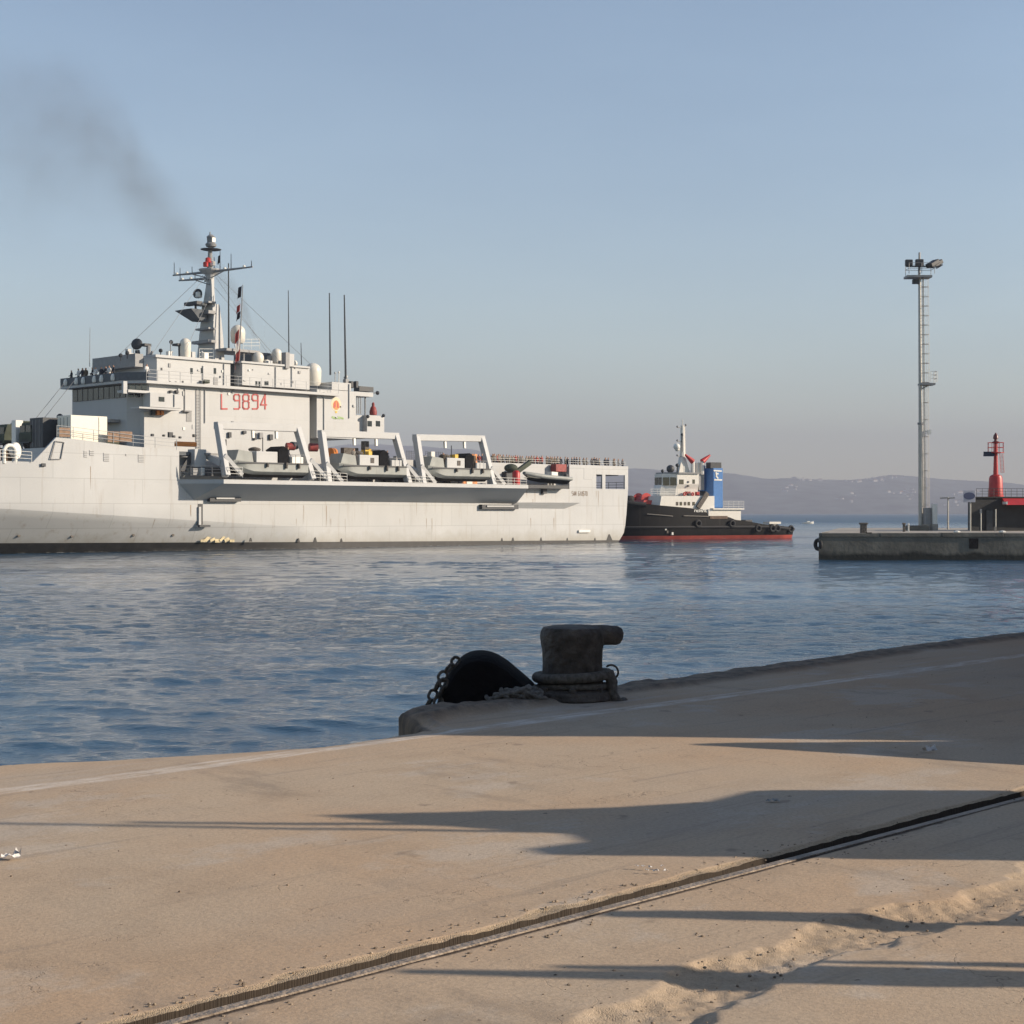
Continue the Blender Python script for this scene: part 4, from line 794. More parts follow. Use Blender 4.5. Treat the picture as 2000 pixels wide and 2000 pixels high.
# gear at the forward end of the sponson
sbox('winch_house', c('c5',228,440), c('c5',360,640), .4, 1.2, SD, bevel=.05); 
b = MB(); p, q = SF.P(*c('c5',85,690), -.3), SF.P(*c('c5',205,500), -.3); b.bar(p, q, .3, .08, (0,1,0)); b.build('canister_ramp', M['dark'], ship)
for X in (210, 300): sbox('deck_locker', c('c5',X,650), c('c5',X+55,730), .9, .5, M['grey'] if X < 250 else M['white'], bevel=.04)
sbox('dark_machinery', c('c5',372,645), c('c5',530,738), 1.4, .8, M['dark']); sbox('boat_deck_beam', c('c5',360,483), c('c5',500,503), .8, .3, M['grey'])
for X0, X1 in ((600,745),(1540,1690)): pass
railing('railing', [SF.P(*c('c5',600,745), 3.35), SF.P(*c('c5',760,752), 3.35)], 1.0, .9, 3, .03, M['white'])
railing('railing', [SF.P(*c('c5',1545,785), 3.35), SF.P(*c('c5',1920,815), 3.35)], 1.0, .9, 3, .03, M['white'])
railing('railing', [SF.P(*c('c6',1065,790), 3.35), SF.P(*c('c6',1330,800), 3.35)], 1.0, .9, 3, .03, M['white'])
railing('railing', [SF.P(*c('c5',70,735), .3), SF.P(*c('c5',540,740), 3.35)], 1.0, .9, 3, .03, M['grey'])
railing('railing', [SF.P(*c('c7',365,480), 3.35), SF.P(*c('c7',690,490), 3.35)], 1.0, .9, 3, .03, M['white'])
for X0, X1, k, Y0, Y1 in ((600,700,'c5',545,735),(1075,1170,'c6',610,760),(235,330,'c6',575,750),(1225,1300,'c6',610,770),(372,470,'c7',400,480)): sbox('boat_chock', c(k,X0,Y0), c(k,X1,Y1), 1.0, 1.2, M['dark'], bevel=.1)
for k, X, Y, rr_, m_ in (('c5',1290,410,.4,M['red_gear']),('c5',1545,420,.45,M['red_gear']),('c6',260,450,.5,M['orange']),('c6',620,450,.45,M['yellow']),('c5',1330,400,.4,M['dark'])):
    p = SF.P(*c(k,X,Y), -.8); b = MB(); b.lathe([(.1,-.5),(rr_,-.45),(rr_,.45),(.1,.5)], (0,0,0), 12); o = b.build('hose_drum', m_, ship, smooth=True); o.location = p; o.rotation_euler = (0, math.radians(90), rng.uniform(-.4,.4))
for k, X0, Y0, X1, Y1, m_ in (('c6',735,440,790,560,M['grey']),('c6',385,400,540,500,M['rust']),('c6',600,330,650,420,M['rust']),('c6',1300,440,1340,520,M['white']),('c5',1140,560,1180,600,M['dark']),('c7',1290,290,1375,410,M['ship2'])): sbox('deck_fitting', c(k,X0,Y0), c(k,X1,Y1), -.4 if k != 'c7' else .02, .6 if k != 'c7' else .05, m_, bevel=.05)
# red drum, crane and cradle at the aft end of the boat deck
p = SF.P(*c('c7',580,470), 2.0); b = MB(); b.lathe([(.42,0),(.46,.1),(.46,1.5),(.3,1.7),(.1,1.75)], p, 14); b.build('red_drum', M['red'], ship, smooth=True)
cr = sbox('crane_pedestal', c('c7',480,330), c('c7',560,480), .5, .8, M['dark'])
p = SF.P(*c('c7',600,330), .6); q = SF.P(*c('c7',722,232), .6); b = MB(); b.bar(p+V(.6,0,-.2), q, .22, .26); b.build('crane_arm', M['green'], ship)
b = MB(); p = SF.P(*c('c7',525,290), .5); b.ball(p, .85, 12, 8, .6); b.build('crane_housing', M['green'], ship, smooth=True)
sbox('boat_cradle', c('c7',712,470), c('c7',1130,505), 1.2, 1.6, M['dark']); sbox('davit_foot', c('c7',865,505), c('c7',905,560), .4, .38, M['dark'])
sbox('red_locker', c('c7',998,250), c('c7',1110,330), -.2, .9, M['red_gear'], bevel=.05)

# ---- small clutter: fittings, pipes, lamps and stanchion gear that roughen every wall and roof
cr_ = random.Random(21)
def fit(nm, X, Y, k, wp, w_, h_, d_, m):
    p = SF.P(*c(k, X, Y), wp); b = MB(); b.box(p.x-w_/2, p.x+w_/2, wp-.02, wp+d_, p.z-h_/2, p.z+h_/2); b.build(nm, m, ship)
mats_ = [M['dark'], M['grey'], M['grey'], M['white'], SD, SD]
for i in range(12): fit('wall_fitting', cr_.uniform(1180, 1800), cr_.uniform(640, 700) if i % 2 else cr_.uniform(990, 1090), 'c2', WI+.001, cr_.uniform(.12,.35), cr_.uniform(.12,.5), cr_.uniform(.04,.14), cr_.choice(mats_))
for i in range(10): fit('wall_fitting', cr_.uniform(1010, 1760), cr_.uniform(380, 590), 'c2', W1+.001, cr_.uniform(.1,.3), cr_.uniform(.12,.5), cr_.uniform(.04,.12), cr_.choice(mats_))
for i in range(10): fit('wall_fitting', cr_.uniform(390, 1030), cr_.uniform(400, 585), 'c4', W2+.001, cr_.uniform(.1,.3), cr_.uniform(.1,.4), cr_.uniform(.04,.12), cr_.choice(mats_))
for i in range(5): fit('wall_fitting', cr_.uniform(1125, 1490), cr_.uniform(640, 1080), 'c4', WI+.001, cr_.uniform(.12,.35), cr_.uniform(.12,.4), cr_.uniform(.05,.2), cr_.choice([SD, SD, M['grey']]))
for X, Y0, Y1, k, wp in ((1290,640,880,'c2',WI),(1500,650,1000,'c2',WI),(1180,700,830,'c2',WI+1.3),(1480,400,600,'c2',W1),(1700,380,600,'c2',W1),(700,390,590,'c4',W2),(860,390,590,'c4',W2),(1180,640,1020,'c4',WI),(1430,560,900,'c4',WI)):
    p, q = SF.P(*c(k,X,Y0), wp), SF.P(*c(k,X,Y1), wp); b = MB(); b.tube([(p.x, wp+.08, p.z), (p.x, wp+.08, q.z)], .055, 6); b.build('pipe', SD, ship)
for i in range(30):                                    # gear on the roofs
    k, X, Y, wp = cr_.choice([('c2', cr_.uniform(1020,1740), 345, W1-cr_.uniform(.5,5)), ('c4', cr_.uniform(380,1030), 362, W2-cr_.uniform(.5,6)), ('c2', cr_.uniform(700,980), 330, W1-cr_.uniform(1.5,7)), ('c4', cr_.uniform(1270,1440), 546, WI-cr_.uniform(.5,5))])
    p = SF.P(*c(k,X,Y), wp); b = MB(); h_ = cr_.uniform(.3, 1.1); z0 = (zD1+.28) if k == 'c2' else (zD2+.05 if X < 1100 else SF.uz(*c('c4',1350,545), WI)[1])
    if i % 3: b.box(p.x-cr_.uniform(.1,.4), p.x+.2, wp-.3, wp+.2, z0, z0+h_*.7)
    else: b.tube([(p.x, wp, z0), (p.x, wp, z0+h_*1.6)], .05, 6); b.ball((p.x, wp, z0+h_*1.6), .14, 7, 5)
    b.build('roof_fitting', cr_.choice([M['dark'], M['grey'], M['white'], SD]), ship)
for i in range(16):                                    # gear along the boat deck behind the craft
    X = cr_.uniform(600, 1860); p = SF.P(*c('c6', X, cr_.uniform(500, 560)), -.75); b = MB(); b.box(p.x-cr_.uniform(.15,.6), p.x+.3, -1.1, -.6, ST-.02, p.z+cr_.uniform(0,.5)); b.build('deck_fitting', cr_.choice([M['dark'], M['grey'], M['rust'], M['white'], M['orange']]), ship)
lad = SF.P(*c('c2',1440,640), WI+.12); b = MB()
for s_ in (-.22, .22): b.bar((lad.x+s_, WI+.12, lad.z), (lad.x+s_, WI+.12, DK+.1), .03, .03)
for i in range(22): z = DK+.3+i*.32; b.bar((lad.x-.22, WI+.12, z), (lad.x+.22, WI+.12, z), .02, .02)
b.build('ladder', M['grey'], ship)

mp_ = SF.P(*c('c3',668,690), WM-.6)                     # standing rigging
for du_, dw_, dz_, h0 in ((9, 2.5, -9.6, .5), (9, -4.5, -9.6, .5), (-13, 2.5, -10, .5), (-13, -4, -10, .5), (6, 4, -9.3, -2.5), (-6, 4.5, -9.5, -1.0)):
    b = MB(); b.tube([mp_ + V(0, 0, h0), mp_ + V(du_, dw_, dz_)], .022, 4); b.build('stay_wire', M['grey'], ship)
for X0, X1 in ((640,760),(1040,1180),(1240,1420)):
    a_, q_ = SF.P(*c('c6',X0,505), -1.2), SF.P(*c('c6',X1,505), -1.2); b = MB()
    for i in range(9): t = i/8; p_ = a_.lerp(q_, t); b.tube([(p_.x, -1.2, 9.85), (p_.x, -1.2, 10.9)], .02, 4)
    for k in range(5): b.tube([(a_.x, -1.2, 9.95+.22*k), (q_.x, -1.2, 9.95+.22*k)], .014, 4)
    b.build('safety_net', M['bcloth'], ship)
# ------------------------------------------------------------------ landing craft in the davits
def make_craft(label, variant):
    r = thing('landing_craft', label, 'landing craft', group='landing craft hung in the davits')
    L_, B_, D_ = 9.6, 2.9, 1.45
    rings, bot = [], []
    for t in np.linspace(0, 1, 13):
        x = t*L_; k = max(0, (t-.72)/.28); hb = B_/2*(1-.22*k**2); keel = .0 + .95*k**1.7; top = D_ + .22*k
        rings.append([(x, -hb*.72, keel+.25*(1-k)+.0), (x, -hb, keel*.9+.55), (x, -hb, top), (x, hb, top), (x, hb, keel*.9+.55), (x, hb*.72, keel+.25*(1-k))])
        bot.append([(x, -hb*.72, keel+.25*(1-k)-.001), (x, -hb*.3, keel), (x, hb*.3, keel), (x, hb*.72, keel+.25*(1-k)-.001)])
    b = MB(); b.loft(rings); b.build('hull', M['craft'], r, smooth=True)
    b = MB(); b.loft(bot); b.build('bottom', M['tugblack'], r)
    b = MB(); b.box(-.02, L_*.97, B_/2-.02, B_/2+.07, D_-.12, D_+.03); b.build('rubbing_strake', M['dark'], r)
    b = MB(); b.box(3.9, 6.7, -1.15, 1.15, D_-.02, D_+1.15); b.build('cabin', M['ship2'], r, bevel=.05)
    if variant != 0:
        b = MB(); b.box(4.6, 5.1, 1.1, 1.19, D_+.3, D_+.85); b.build('cabin_opening', M['rust'], r)
    b = MB(); b.box(2.5, 3.8, -.9, 1.2, D_-.02, D_+1.35); b.prism_y([(2.4, D_+1.35), (3.9, D_+1.35), (3.15, D_+1.75)], -.95, 1.25); b.build('black_cover', M['black'], r)
    b = MB(); b.box(.3, 1.9, -1.0, 1.0, D_, D_+.7); b.build('engine_cover', M['white'] if variant == 0 else M['ship2'], r, bevel=.05)
    b = MB(); b.prism_y([(7.0, D_), (9.3, D_+.2), (8.9, D_+1.25), (7.2, D_+1.05)], -1.05, 1.05); b.build('bow_screen', M['craft'], r)
    b = MB()
    for x in (.4, 1.6, 2.3): b.tube([(x, 1.3, D_), (x, 1.3, D_+.9)], .03, 5)
    b.tube([(.4, 1.3, D_+.9), (2.3, 1.3, D_+.9)], .03, 5); b.build('handrail', M['grey'], r)
    for x, h_ in ((3.1, .6), (1.4, .55), (5.6, .4)):
        b = MB(); b.lathe([(.05,-h_/2),(.13,-h_/2),(.15,0),(.13,h_/2),(.05,h_/2)], (x, B_/2+.17, D_-.25), 8); b.build('fender', M['rust'], r)
    b = MB(); b.tube([(5.2, .3, D_+1.15), (5.2, .3, D_+2.6)], .05, 6); b.build('craft_mast', M['dark'], r)
    b = MB(); b.torus((6.2, .2, D_+1.35), .5, .16, (0,0,1), 14, 6); b.lathe([(.1,0),(.55,.05),(.4,.35),(.1,.4)], (6.2, .2, D_+1.2), 10); b.build('deck_gear', M['rust'], r)
    if variant:
        b = MB(); b.box(4.2, 4.7, -.4, .4, D_+1.15, D_+1.6); b.build('yellow_case', M['yellow'], r)
    return r
LCL = ['grey landing craft in the forward davit below the red hull number', 'grey landing craft in the middle davit with a yellow case on its cabin', 'grey landing craft in the aftmost davit frame with crew aboard']
craft_pos = []
for i, (x0, x1, yk) in enumerate(((604, 462, 931), (796, 668, 945), (960, 842, 947))):
    o = make_craft(LCL[i], i); ua, ub = SF.uz(x0, yk, 3.3)[0], SF.uz(x1, yk, 3.3)[0]; s = (ub-ua)/9.6
    o.location = SF.W(ua, 1.7, ST+.32); o.rotation_euler = (0, 0, SF.ang); o.scale = (s, 1, 1); craft_pos.append((ua, s))
    for ch in ship.children: pass
# ribbed workboat on the aft cradle
rb = thing('workboat', 'pale inflatable workboat with black bottom at the aft end of the boat deck', 'boat')
ua, ub = SF.uz(*c('c7',1125,430), 1.3)[0], SF.uz(*c('c7',690,430), 1.3)[0]; Lr = ub-ua
b = MB(); b.loft([[(x, -w_, .55), (x, -w_*.3, z0), (x, w_*.3, z0), (x, w_, .55)] for x, w_, z0 in ((0,.85,.1),(Lr*.6,.85,.1),(Lr*.85,.6,.25),(Lr,.15,.5))]); b.build('hull', M['tugblack'], rb)
for s in (-1, 1):
    b = MB(); b.tube([(0, s*.95, .75), (Lr*.6, s*.95, .78), (Lr*.85, s*.6, .92), (Lr, s*.08, 1.1)], [.24,.27,.27,.2], 10); b.build('inflatable_tube', M['craft'], rb, smooth=True)
b = MB(); b.box(Lr*.25, Lr*.4, -.35, .35, .6, 1.5); b.build('console', M['white'], rb); b = MB(); b.box(-.25, .2, -.25, .25, .3, 1.35); b.build('outboard_engine', M['dark'], rb, bevel=.06)
rb.location = SF.W(ua, .9, SF.uz(*c('c7',900,470), 1.0)[1]+.05); rb.rotation_euler = (0, math.radians(-2), SF.ang)
# ------------------------------------------------------------------ cargo on the vehicle deck
def container(name, label, cat, u0, u1, w0, w1, z0, z1, m, ribs=True):
    r = thing(name, label, cat, SF.W((u0+u1)/2, (w0+w1)/2, z0), SF.ang); a, q, hh = abs(u1-u0)/2, abs(w1-w0)/2, z1-z0
    b = MB(); b.box(-a, a, -q, q, .05, hh); b.build('shell', m, r, bevel=.04)
    if ribs:
        for i in range(2): b = MB(); x = -a*.55 if i == 0 else a*.98; b.box(x-.05, x+.05, q-.01, q+.05, .1, hh-.1); b.build('post', M['dome'] if m is M['cream'] else M['dark'], r)
        b = MB(); b.box(a-.01, a+.03, -.03, .03, .2, hh-.2); b.box(a-.01, a+.03, -q*.55, -q*.5, .2, hh-.2); b.box(a-.01, a+.03, q*.5, q*.55, .2, hh-.2); b.build('door_bar', M['grey'], r)
    return r
zf_ = zbk-.02
wc = -.9; u0, u1 = SF.uz(*c('c1',880,820), wc)[0], SF.uz(*c('c1',580,820), wc)[0]; zt = SF.uz(*c('c1',720,722), wc)[1]
container('cream_container', 'cream white cargo container behind the bow railing', 'container', u0, u1, wc, wc-2.4, zf_, zt, M['cream'])
container('dark_container', 'dark grey cargo container just left of the cream container', 'container', u1-3.2, u1+1.2, wc-3.0, wc-5.4, zf_, zt-.15, M['dark'])
def truck(label, u1, w1, zt, m, grp):
    r = thing('army_truck', label, 'truck', SF.W(u1, w1, zf_), SF.ang, grp); hh = zt-zf_
    b = MB(); b.box(-6.2, -1.9, -1.2, 1.2, 1.0, hh*.94); b.prism_y([(-6.2, hh*.94), (-1.9, hh*.94), (-2.1, hh), (-6.0, hh)], -1.1, 1.1); b.build('canvas_cover', m, r, bevel=.08)
    b = MB(); b.prism_y([(-1.8, .7), (0, .7), (0, 1.5), (-.35, 2.6), (-1.8, 2.6)], -1.15, 1.15); b.build('cab', m, r, bevel=.06)
    for s in (-1, 1): b = MB(); b.box(-.28, -.05, s*.55-.45, s*.55+.45, 1.6, 2.3); b.build('windscreen', M['glass'], r)
    for x in (-.9, -4.2, -5.4):
        for s in (-1, 1): b = MB(); b.torus((x, s*1.0, .5), .34, .17, (0,1,0), 16, 8); b.build('wheel', M['tyre'], r)
    b = MB(); b.box(-6.1, 0, -.8, .8, .6, .98); b.build('chassis', M['dark'], r)
    return r
ztk = SF.uz(*c('c1',300,745), -5)[1]
truck('olive army truck under dark canvas beside the dark container', U_BK-.6, -6.9, ztk-.5, M['green'], 'army trucks on the vehicle deck')
truck('olive army truck at the left edge of the picture on the vehicle deck', U_BK-.6, -12.0, ztk+.1, M['green'], 'army trucks on the vehicle deck')
wj = container('white_locker', 'small white locker standing between the army trucks', 'locker', U_BK-1.5, U_BK-.7, -9.6, -8.8, zf_, zf_+2.9, M['white'], False)
container('olive_crate', 'dark olive crate at the foot of the bridge front', 'crate', uf+.6, uf+3.2, -9.0, -11.6, zf_, zf_+1.8, M['green'], False)
# ------------------------------------------------------------------ crew
def person_mesh(name, mats, pose=0):
    me = bpy.data.meshes.new(name)
    sh_, hip = .19, .10
    a0, a1 = (.10, .05) if pose == 0 else (.28, .30)
    V_ = [(0,0,.95), (0,0,1.15), (0,0,1.40), (0,.0,1.50), (0,.02,1.60), (0,.03,1.70),
          (hip,0,.90), (hip+.01,.02,.50), (hip+.01,0,.08), (hip+.01,.14,.04), (-hip,0,.90), (-hip-.01,.02,.50), (-hip-.01,0,.08), (-hip-.01,.14,.04),
          (sh_,0,1.40), (sh_+.05,-.02 if pose == 0 else .06,1.12), (sh_+.04,a0,.88 if pose == 0 else 1.05), (-sh_,0,1.40), (-sh_-.05,-.02,1.12), (-sh_-.04,a0,.88)]
    R_ = [.13,.125,.13,.06,.095,.08,.085,.06,.045,.035,.085,.06,.045,.035,.065,.048,.04,.065,.048,.04]
    E_ = [(0,1),(1,2),(2,3),(3,4),(4,5),(0,6),(6,7),(7,8),(8,9),(0,10),(10,11),(11,12),(12,13),(2,14),(14,15),(15,16),(2,17),(17,18),(18,19)]
    me.from_pydata(V_, E_, []); o = bpy.data.objects.new(name, me); COL.objects.link(o)
    sk = o.modifiers.new('skin', 'SKIN'); sk.use_smooth_shade = True
    for v, r in zip(me.skin_vertices[0].data, R_): v.radius = (r*1.15, r)
    me.skin_vertices[0].data[0].use_root = True
    ss_ = o.modifiers.new('sub', 'SUBSURF'); ss_.levels = 1; ss_.render_levels = 1
    dg = bpy.context.evaluated_depsgraph_get(); ev = o.evaluated_get(dg); out = bpy.data.meshes.new_from_object(ev); bpy.data.objects.remove(o)
    out.materials.clear()
    for m in mats: out.materials.append(m)
    idx = []
    for p in out.polygons:
        z, y, x = p.center.z, p.center.y, abs(p.center.x)
        if z > 1.66 or (z > 1.58 and y < .0): idx.append(3)
        elif z > 1.47 or (x > .2 and z < .93 and z > .6): idx.append(2)
        elif z > .92: idx.append(0)
        elif z < .09: idx.append(3)
        else: idx.append(1)
    out.polygons.foreach_set('material_index', idx); out.name = name; return out
PM = {}
for nm, t_, l_ in (('navy', 'navy', 'navy'), ('white', 'wcloth', 'navy'), ('allwhite', 'wcloth', 'wcloth'), ('brown', 'bcloth', 'bcloth'), ('red', 'rcloth', 'navy'), ('tan', 'rope', 'bcloth')):
    for ps_ in (0, 1): PM[nm, ps_] = person_mesh('person', [M[t_], M[l_], M['skin'], M['hair']], ps_)
def person(kind, loc, rz, label, group, pose=None):
    o = bpy.data.objects.new('person', PM[kind, rng.randint(0, 1) if pose is None else pose]); COL.objects.link(o); o.location = loc
    o.rotation_euler = (0, 0, rz); k = rng.uniform(.97, 1.06); o.scale = (k, k, k); return tag(o, label, 'person', group)
face_cam = SF.ang + math.pi*.0
for X in (335,352,380,398,415,445,480,508,530,552,575,598,622,645,690,715,742,768,800,828,850,900,915,940,960,985,1015,1045,1095,1120,1165,1190,1215,1245,1290,1320,1375,1400,1425,1450,1515,1545,1600,1612,1650,1695):
    wq = rng.uniform(-.75, -.45) - (1.25 if X < 1130 else 0); u, _ = SF.uz(*c('c7', X, 240), wq)
    k = rng.choice(['brown','brown','tan','tan','red','navy'] if X < 880 else ['brown','navy','navy','tan','brown'])
    person(k, SF.W(u, wq, DK+.005), face_cam + rng.uniform(-.6, .6), 'crew member standing at the flight deck edge rail near the stern', 'crew lined up along the flight deck')
for X, k in ((180,'navy'),(255,'white'),(300,'navy'),(335,'brown'),(405,'navy'),(440,'white'),(500,'navy'),(545,'navy'),(580,'allwhite'),(625,'navy')):
    wq = WI-2.2 - (690-X)*.18634/10.2; u = uLf+2.05
    person(k, SF.W(u, wq, ZR+.285), SF.ang - math.pi/2 + rng.uniform(-.5, .5), 'sailor standing on the open bridge roof of the grey ship', 'sailors on the bridge roof')
for X, Y, k, lab in ((640,400,'white','sailor in white top at the near corner of the bridge roof'),):
    person(k, SF.W(uLf+.5, WI+.3, ZR+.285), SF.ang, lab, None)
for ci, xl, k in ((0,2.2,'navy'),(1,2.3,'navy'),(1,7.2,'tan'),(2,2.0,'brown'),(2,1.2,'red'),(2,6.9,'brown'),(2,.7,'navy')):
    ua_, s_ = craft_pos[ci]
    person(k, SF.W(ua_+xl*s_, 2.45 if xl > 2.1 or ci == 2 else 2.4, ST+.32+1.45), SF.ang + rng.uniform(-1, 1), ['crew member standing in the forward landing craft', 'crew member standing in the middle landing craft', 'crew member standing in the aftmost landing craft'][ci], 'crew aboard the landing craft')
for X, k, wq in ((925,'bcloth',-.6),): pass
for X, k in ((935,'brown'),(965,'tan')): u, _ = SF.uz(*c('c7',X,330), -.5); person(k, SF.W(u, -.55, HTOP+.01), SF.ang, 'crew member working beside the red locker above the workboat', 'crew by the red locker')
# ------------------------------------------------------------------ tug
TA = math.atan2(-.4695, -.8829)
tw = SF; TF = Frame((1557-1000)/F*241, 241, TA)          # origin at the stern, port side
tug = TF.empty('tugboat', 'black and white tugboat with blue funnel behind the ship stern', 'tugboat')
def T(X, Y, w_=0): return TF.P(*c('c8', X, Y), w_)
TB = 8.6
sheer = [(1822,1108),(1700,1100),(1500,1080),(1320,1048),(1240,1040),(1180,1015),(985,1003),(960,945),(800,928),(530,903),(400,885),(280,872),(205,852)]
su = [T(X, Y) for X, Y in sheer]; s_u, s_z = [p.x for p in su], [p.z for p in su]; LT = T(172, 1100).x
stu = sorted(set([0.0] + [p.x for p in su if p.x > 0] + list(np.linspace(0, LT, 22))))
def tb(u):                                                # half breadth
    t = u/LT
    if t > .62: return TB/2*math.sqrt(max(0.0, 1-((t-.62)/.385)**2.4))
    if t < .1: return TB/2*(.80+.2*math.sin(t/.1*math.pi/2))
    return TB/2
def tring(u, zs, f):
    hb = max(tb(u), .06); ym = -TB/2
    return [(u - f2*max(0, (u/LT-.8))*4.0, ym + hb*f1, z) for z, f1, f2 in zs] + [(u - f2*max(0, (u/LT-.8))*4.0, ym - hb*f1, z) for z, f1, f2 in zs[::-1]]
b = MB(); b.loft([tring(u, [(-1, .62, 1.6), (0, .86, 1.0), (.52, .93, .75)], 0) for u in stu]); b.build('bottom_paint', M['boat_red'], tug, smooth=True)
b = MB(); b.loft([tring(u, [(.521, .93, .75), (1.3, .99, .4), (min(2.0, float(np.interp(u, s_u, s_z))-.1), 1.0, .2), (float(np.interp(u, s_u, s_z)), 1.0, 0)], 0) for u in stu]); b.build('hull', M['tugblack'], tug, smooth=True)
b = MB(); zz = lambda u: min(1.75, float(np.interp(u, s_u, s_z))-.3)
b.tube([(u, -TB/2+tb(u)+.05, zz(u)) for u in stu if u < LT*.97], .2, 6); b.build('rubbing_strake', M['tyre'], tug)
for (X0, X1, Y0, Y1) in ((430,650,985,1005),(750,985,1002,1008)):
    p, q = T(X0, Y0, .1), T(X1, Y1, .1); b = MB()
    for i in range(8):
        a_, q_ = p.lerp(q, i/8), p.lerp(q, (i+1)/8); ya, yb_ = -TB/2+tb(a_.x)+.12, -TB/2+tb(q_.x)+.12; b.tube([(a_.x, ya, a_.z), (q_.x, yb_, q_.z)], .07, 6)
    b.build('scuffed_strake', M['rope'], tug)
tyr = MB(); tyr.torus((0,0,0), .42, .17, (0,1,0), 18, 8); tme = tyr.mesh('tyre_fender', M['tyre'], True)
for X in [1445, 1580, 1625, 1770, 880, 1200]:
    p = T(X, 1130 if X > 1200 else 1085); o = bpy.data.objects.new('tyre_fender', tme); COL.objects.link(o); o.parent = tug; o.location = (p.x, -TB/2+tb(p.x)+.22, min(p.z+.15, float(np.interp(p.x, s_u, s_z))-.35))
b = MB(); pts = [(LT*t_-.3*(t_ > .95), -TB/2+tb(LT*t_)+.1, float(np.interp(LT*t_, s_u, s_z))-.15) for t_ in np.linspace(.86, .995, 9)]; pts += [(x, -TB-y, z) for x, y, z in pts[::-1]]; b.tube(pts, .36, 10); b.build('bow_fender', M['tyre'], tug, smooth=True)
b = MB(); p = T(215, 860, -3.5); b.lathe([(.1,-1.2),(.5,-1.1),(.5,1.1),(.1,1.2)], (0,0,0), 12); o = b.build('bow_roller', M['tyre'], tug); o.location = (p.x-.6, -TB/2, p.z+.25); o.rotation_euler = (math.radians(90), 0, 0)
# red winch on the foredeck
p = T(400, 880, -3.2); wn_ = MB(); wn_.lathe([(.2,-1.1),(.95,-1.1),(.95,-1.0),(.6,-.95),(.6,.95),(.95,1.0),(.95,1.1),(.2,1.1)], (0,0,0), 16); o = wn_.build('winch', M['red'], tug); o.location = (p.x, -TB/2, p.z+.5); o.rotation_euler = (math.radians(90), 0, 0)
b = MB(); b.prism_y([(p.x-1.8, p.z-.4), (p.x+1.4, p.z-.4), (p.x+.9, p.z+.4), (p.x-1.2, p.z+.35)], -TB/2-1.6, -TB/2+1.9); b.build('winch_base', M['red'], tug)
def tbox(name, X0, Y0, X1, Y1, w_, depth, m, parent=tug, bevel=0):
    p, q = T(X0, Y0, w_), T(X1, Y1, w_); b = MB(); b.box(min(p.x,q.x), max(p.x,q.x), w_-depth, w_, min(p.z,q.z), max(p.z,q.z)); return b.build(name, m, parent, bevel=bevel)
TW = M['tugwhite']
p1, p2, p3, p4 = T(520, 905, -1.2), T(540, 815, -1.2), T(1040, 815, -1.2), T(1040, 955, -1.2)
b = MB(); b.loft([[(p1.x+1.0, -2.8, p1.z-.6), (p1.x, -1.2, p1.z-.6), (p4.x, -1.2, p4.z-.8), (p4.x, -7.4, p4.z-.8), (p1.x, -7.4, p1.z-.6), (p1.x+1.0, -5.8, p1.z-.6)], [(p2.x+.9, -2.8, p2.z), (p2.x, -1.2, p2.z), (p3.x, -1.2, p3.z), (p3.x, -7.4, p3.z), (p2.x, -7.4, p2.z), (p2.x+.9, -5.8, p2.z)]]); b.build('deckhouse', TW, tug)
tbox('aft_deckhouse', 985, 940, 1290, 1050, -.9, 6.8, TW); tbox('aft_deck_edge', 1030, 930, 1322, 944, -.6, 7.4, TW)
tbox('bulwark_step', 1000, 1003, 1165, 1030, .06, .3, mat('tug_rust_brown', (.13,.085,.06), .8, var=.3, scale=2))
for X in (690, 725, 765, 800, 845): tbox('window', X-13, 870, X+12, 905, -1.17, .12, M['rust'] if X in (690, 765) else M['glass'], bevel=.04)
b = MB(); a_, q_ = T(885, 925, -1.0), T(975, 785, -1.0); b.bar(a_, q_, .35, .12, (0,1,0)); b.build('stairway', M['rust'], tug)
# wheelhouse
zA, zB = T(700, 812, -2.4).z, T(700, 745, -2.4).z; zC, zE = T(700, 745, -2.4).z, T(700, 605, -2.4).z
xa, xb, xc_ = T(893, 700, -2.2).x, T(690, 700, -2.2).x, T(500, 700, -4.3).x
def wh(f, z): return [(xa-f*.0, -2.2-f, z), (xb+f*.3, -2.2-f, z), (xc_-.2+f, -3.3-f*.2, z), (xc_-.2+f, -5.3+f*.2, z), (xb+f*.3, -6.4+f, z), (xa, -6.4+f, z)]
b = MB(); b.loft([wh(.35, zA), wh(.25, zB)]); b.build('wheelhouse_base', TW, tug)
b = MB(); b.loft([wh(.25, zB+.002), wh(0, zB+.65), wh(0, zE)]); b.build('wheelhouse', TW, tug)
b = MB(); b.loft([wh(-.25, zE+.003), wh(-.25, zE+.2)]); b.build('wheelhouse_roof', M['grey'], tug)
zw = (T(700, 705, -2.2).z, T(700, 655, -2.2).z)
for X0, X1 in ((706,752),(832,858)): tbox('wheelhouse_window', X0, 658, X1, 705 if X0 < 800 else 700, -2.17, .12, M['glass'], bevel=.08)
P6 = wh(0, 0)
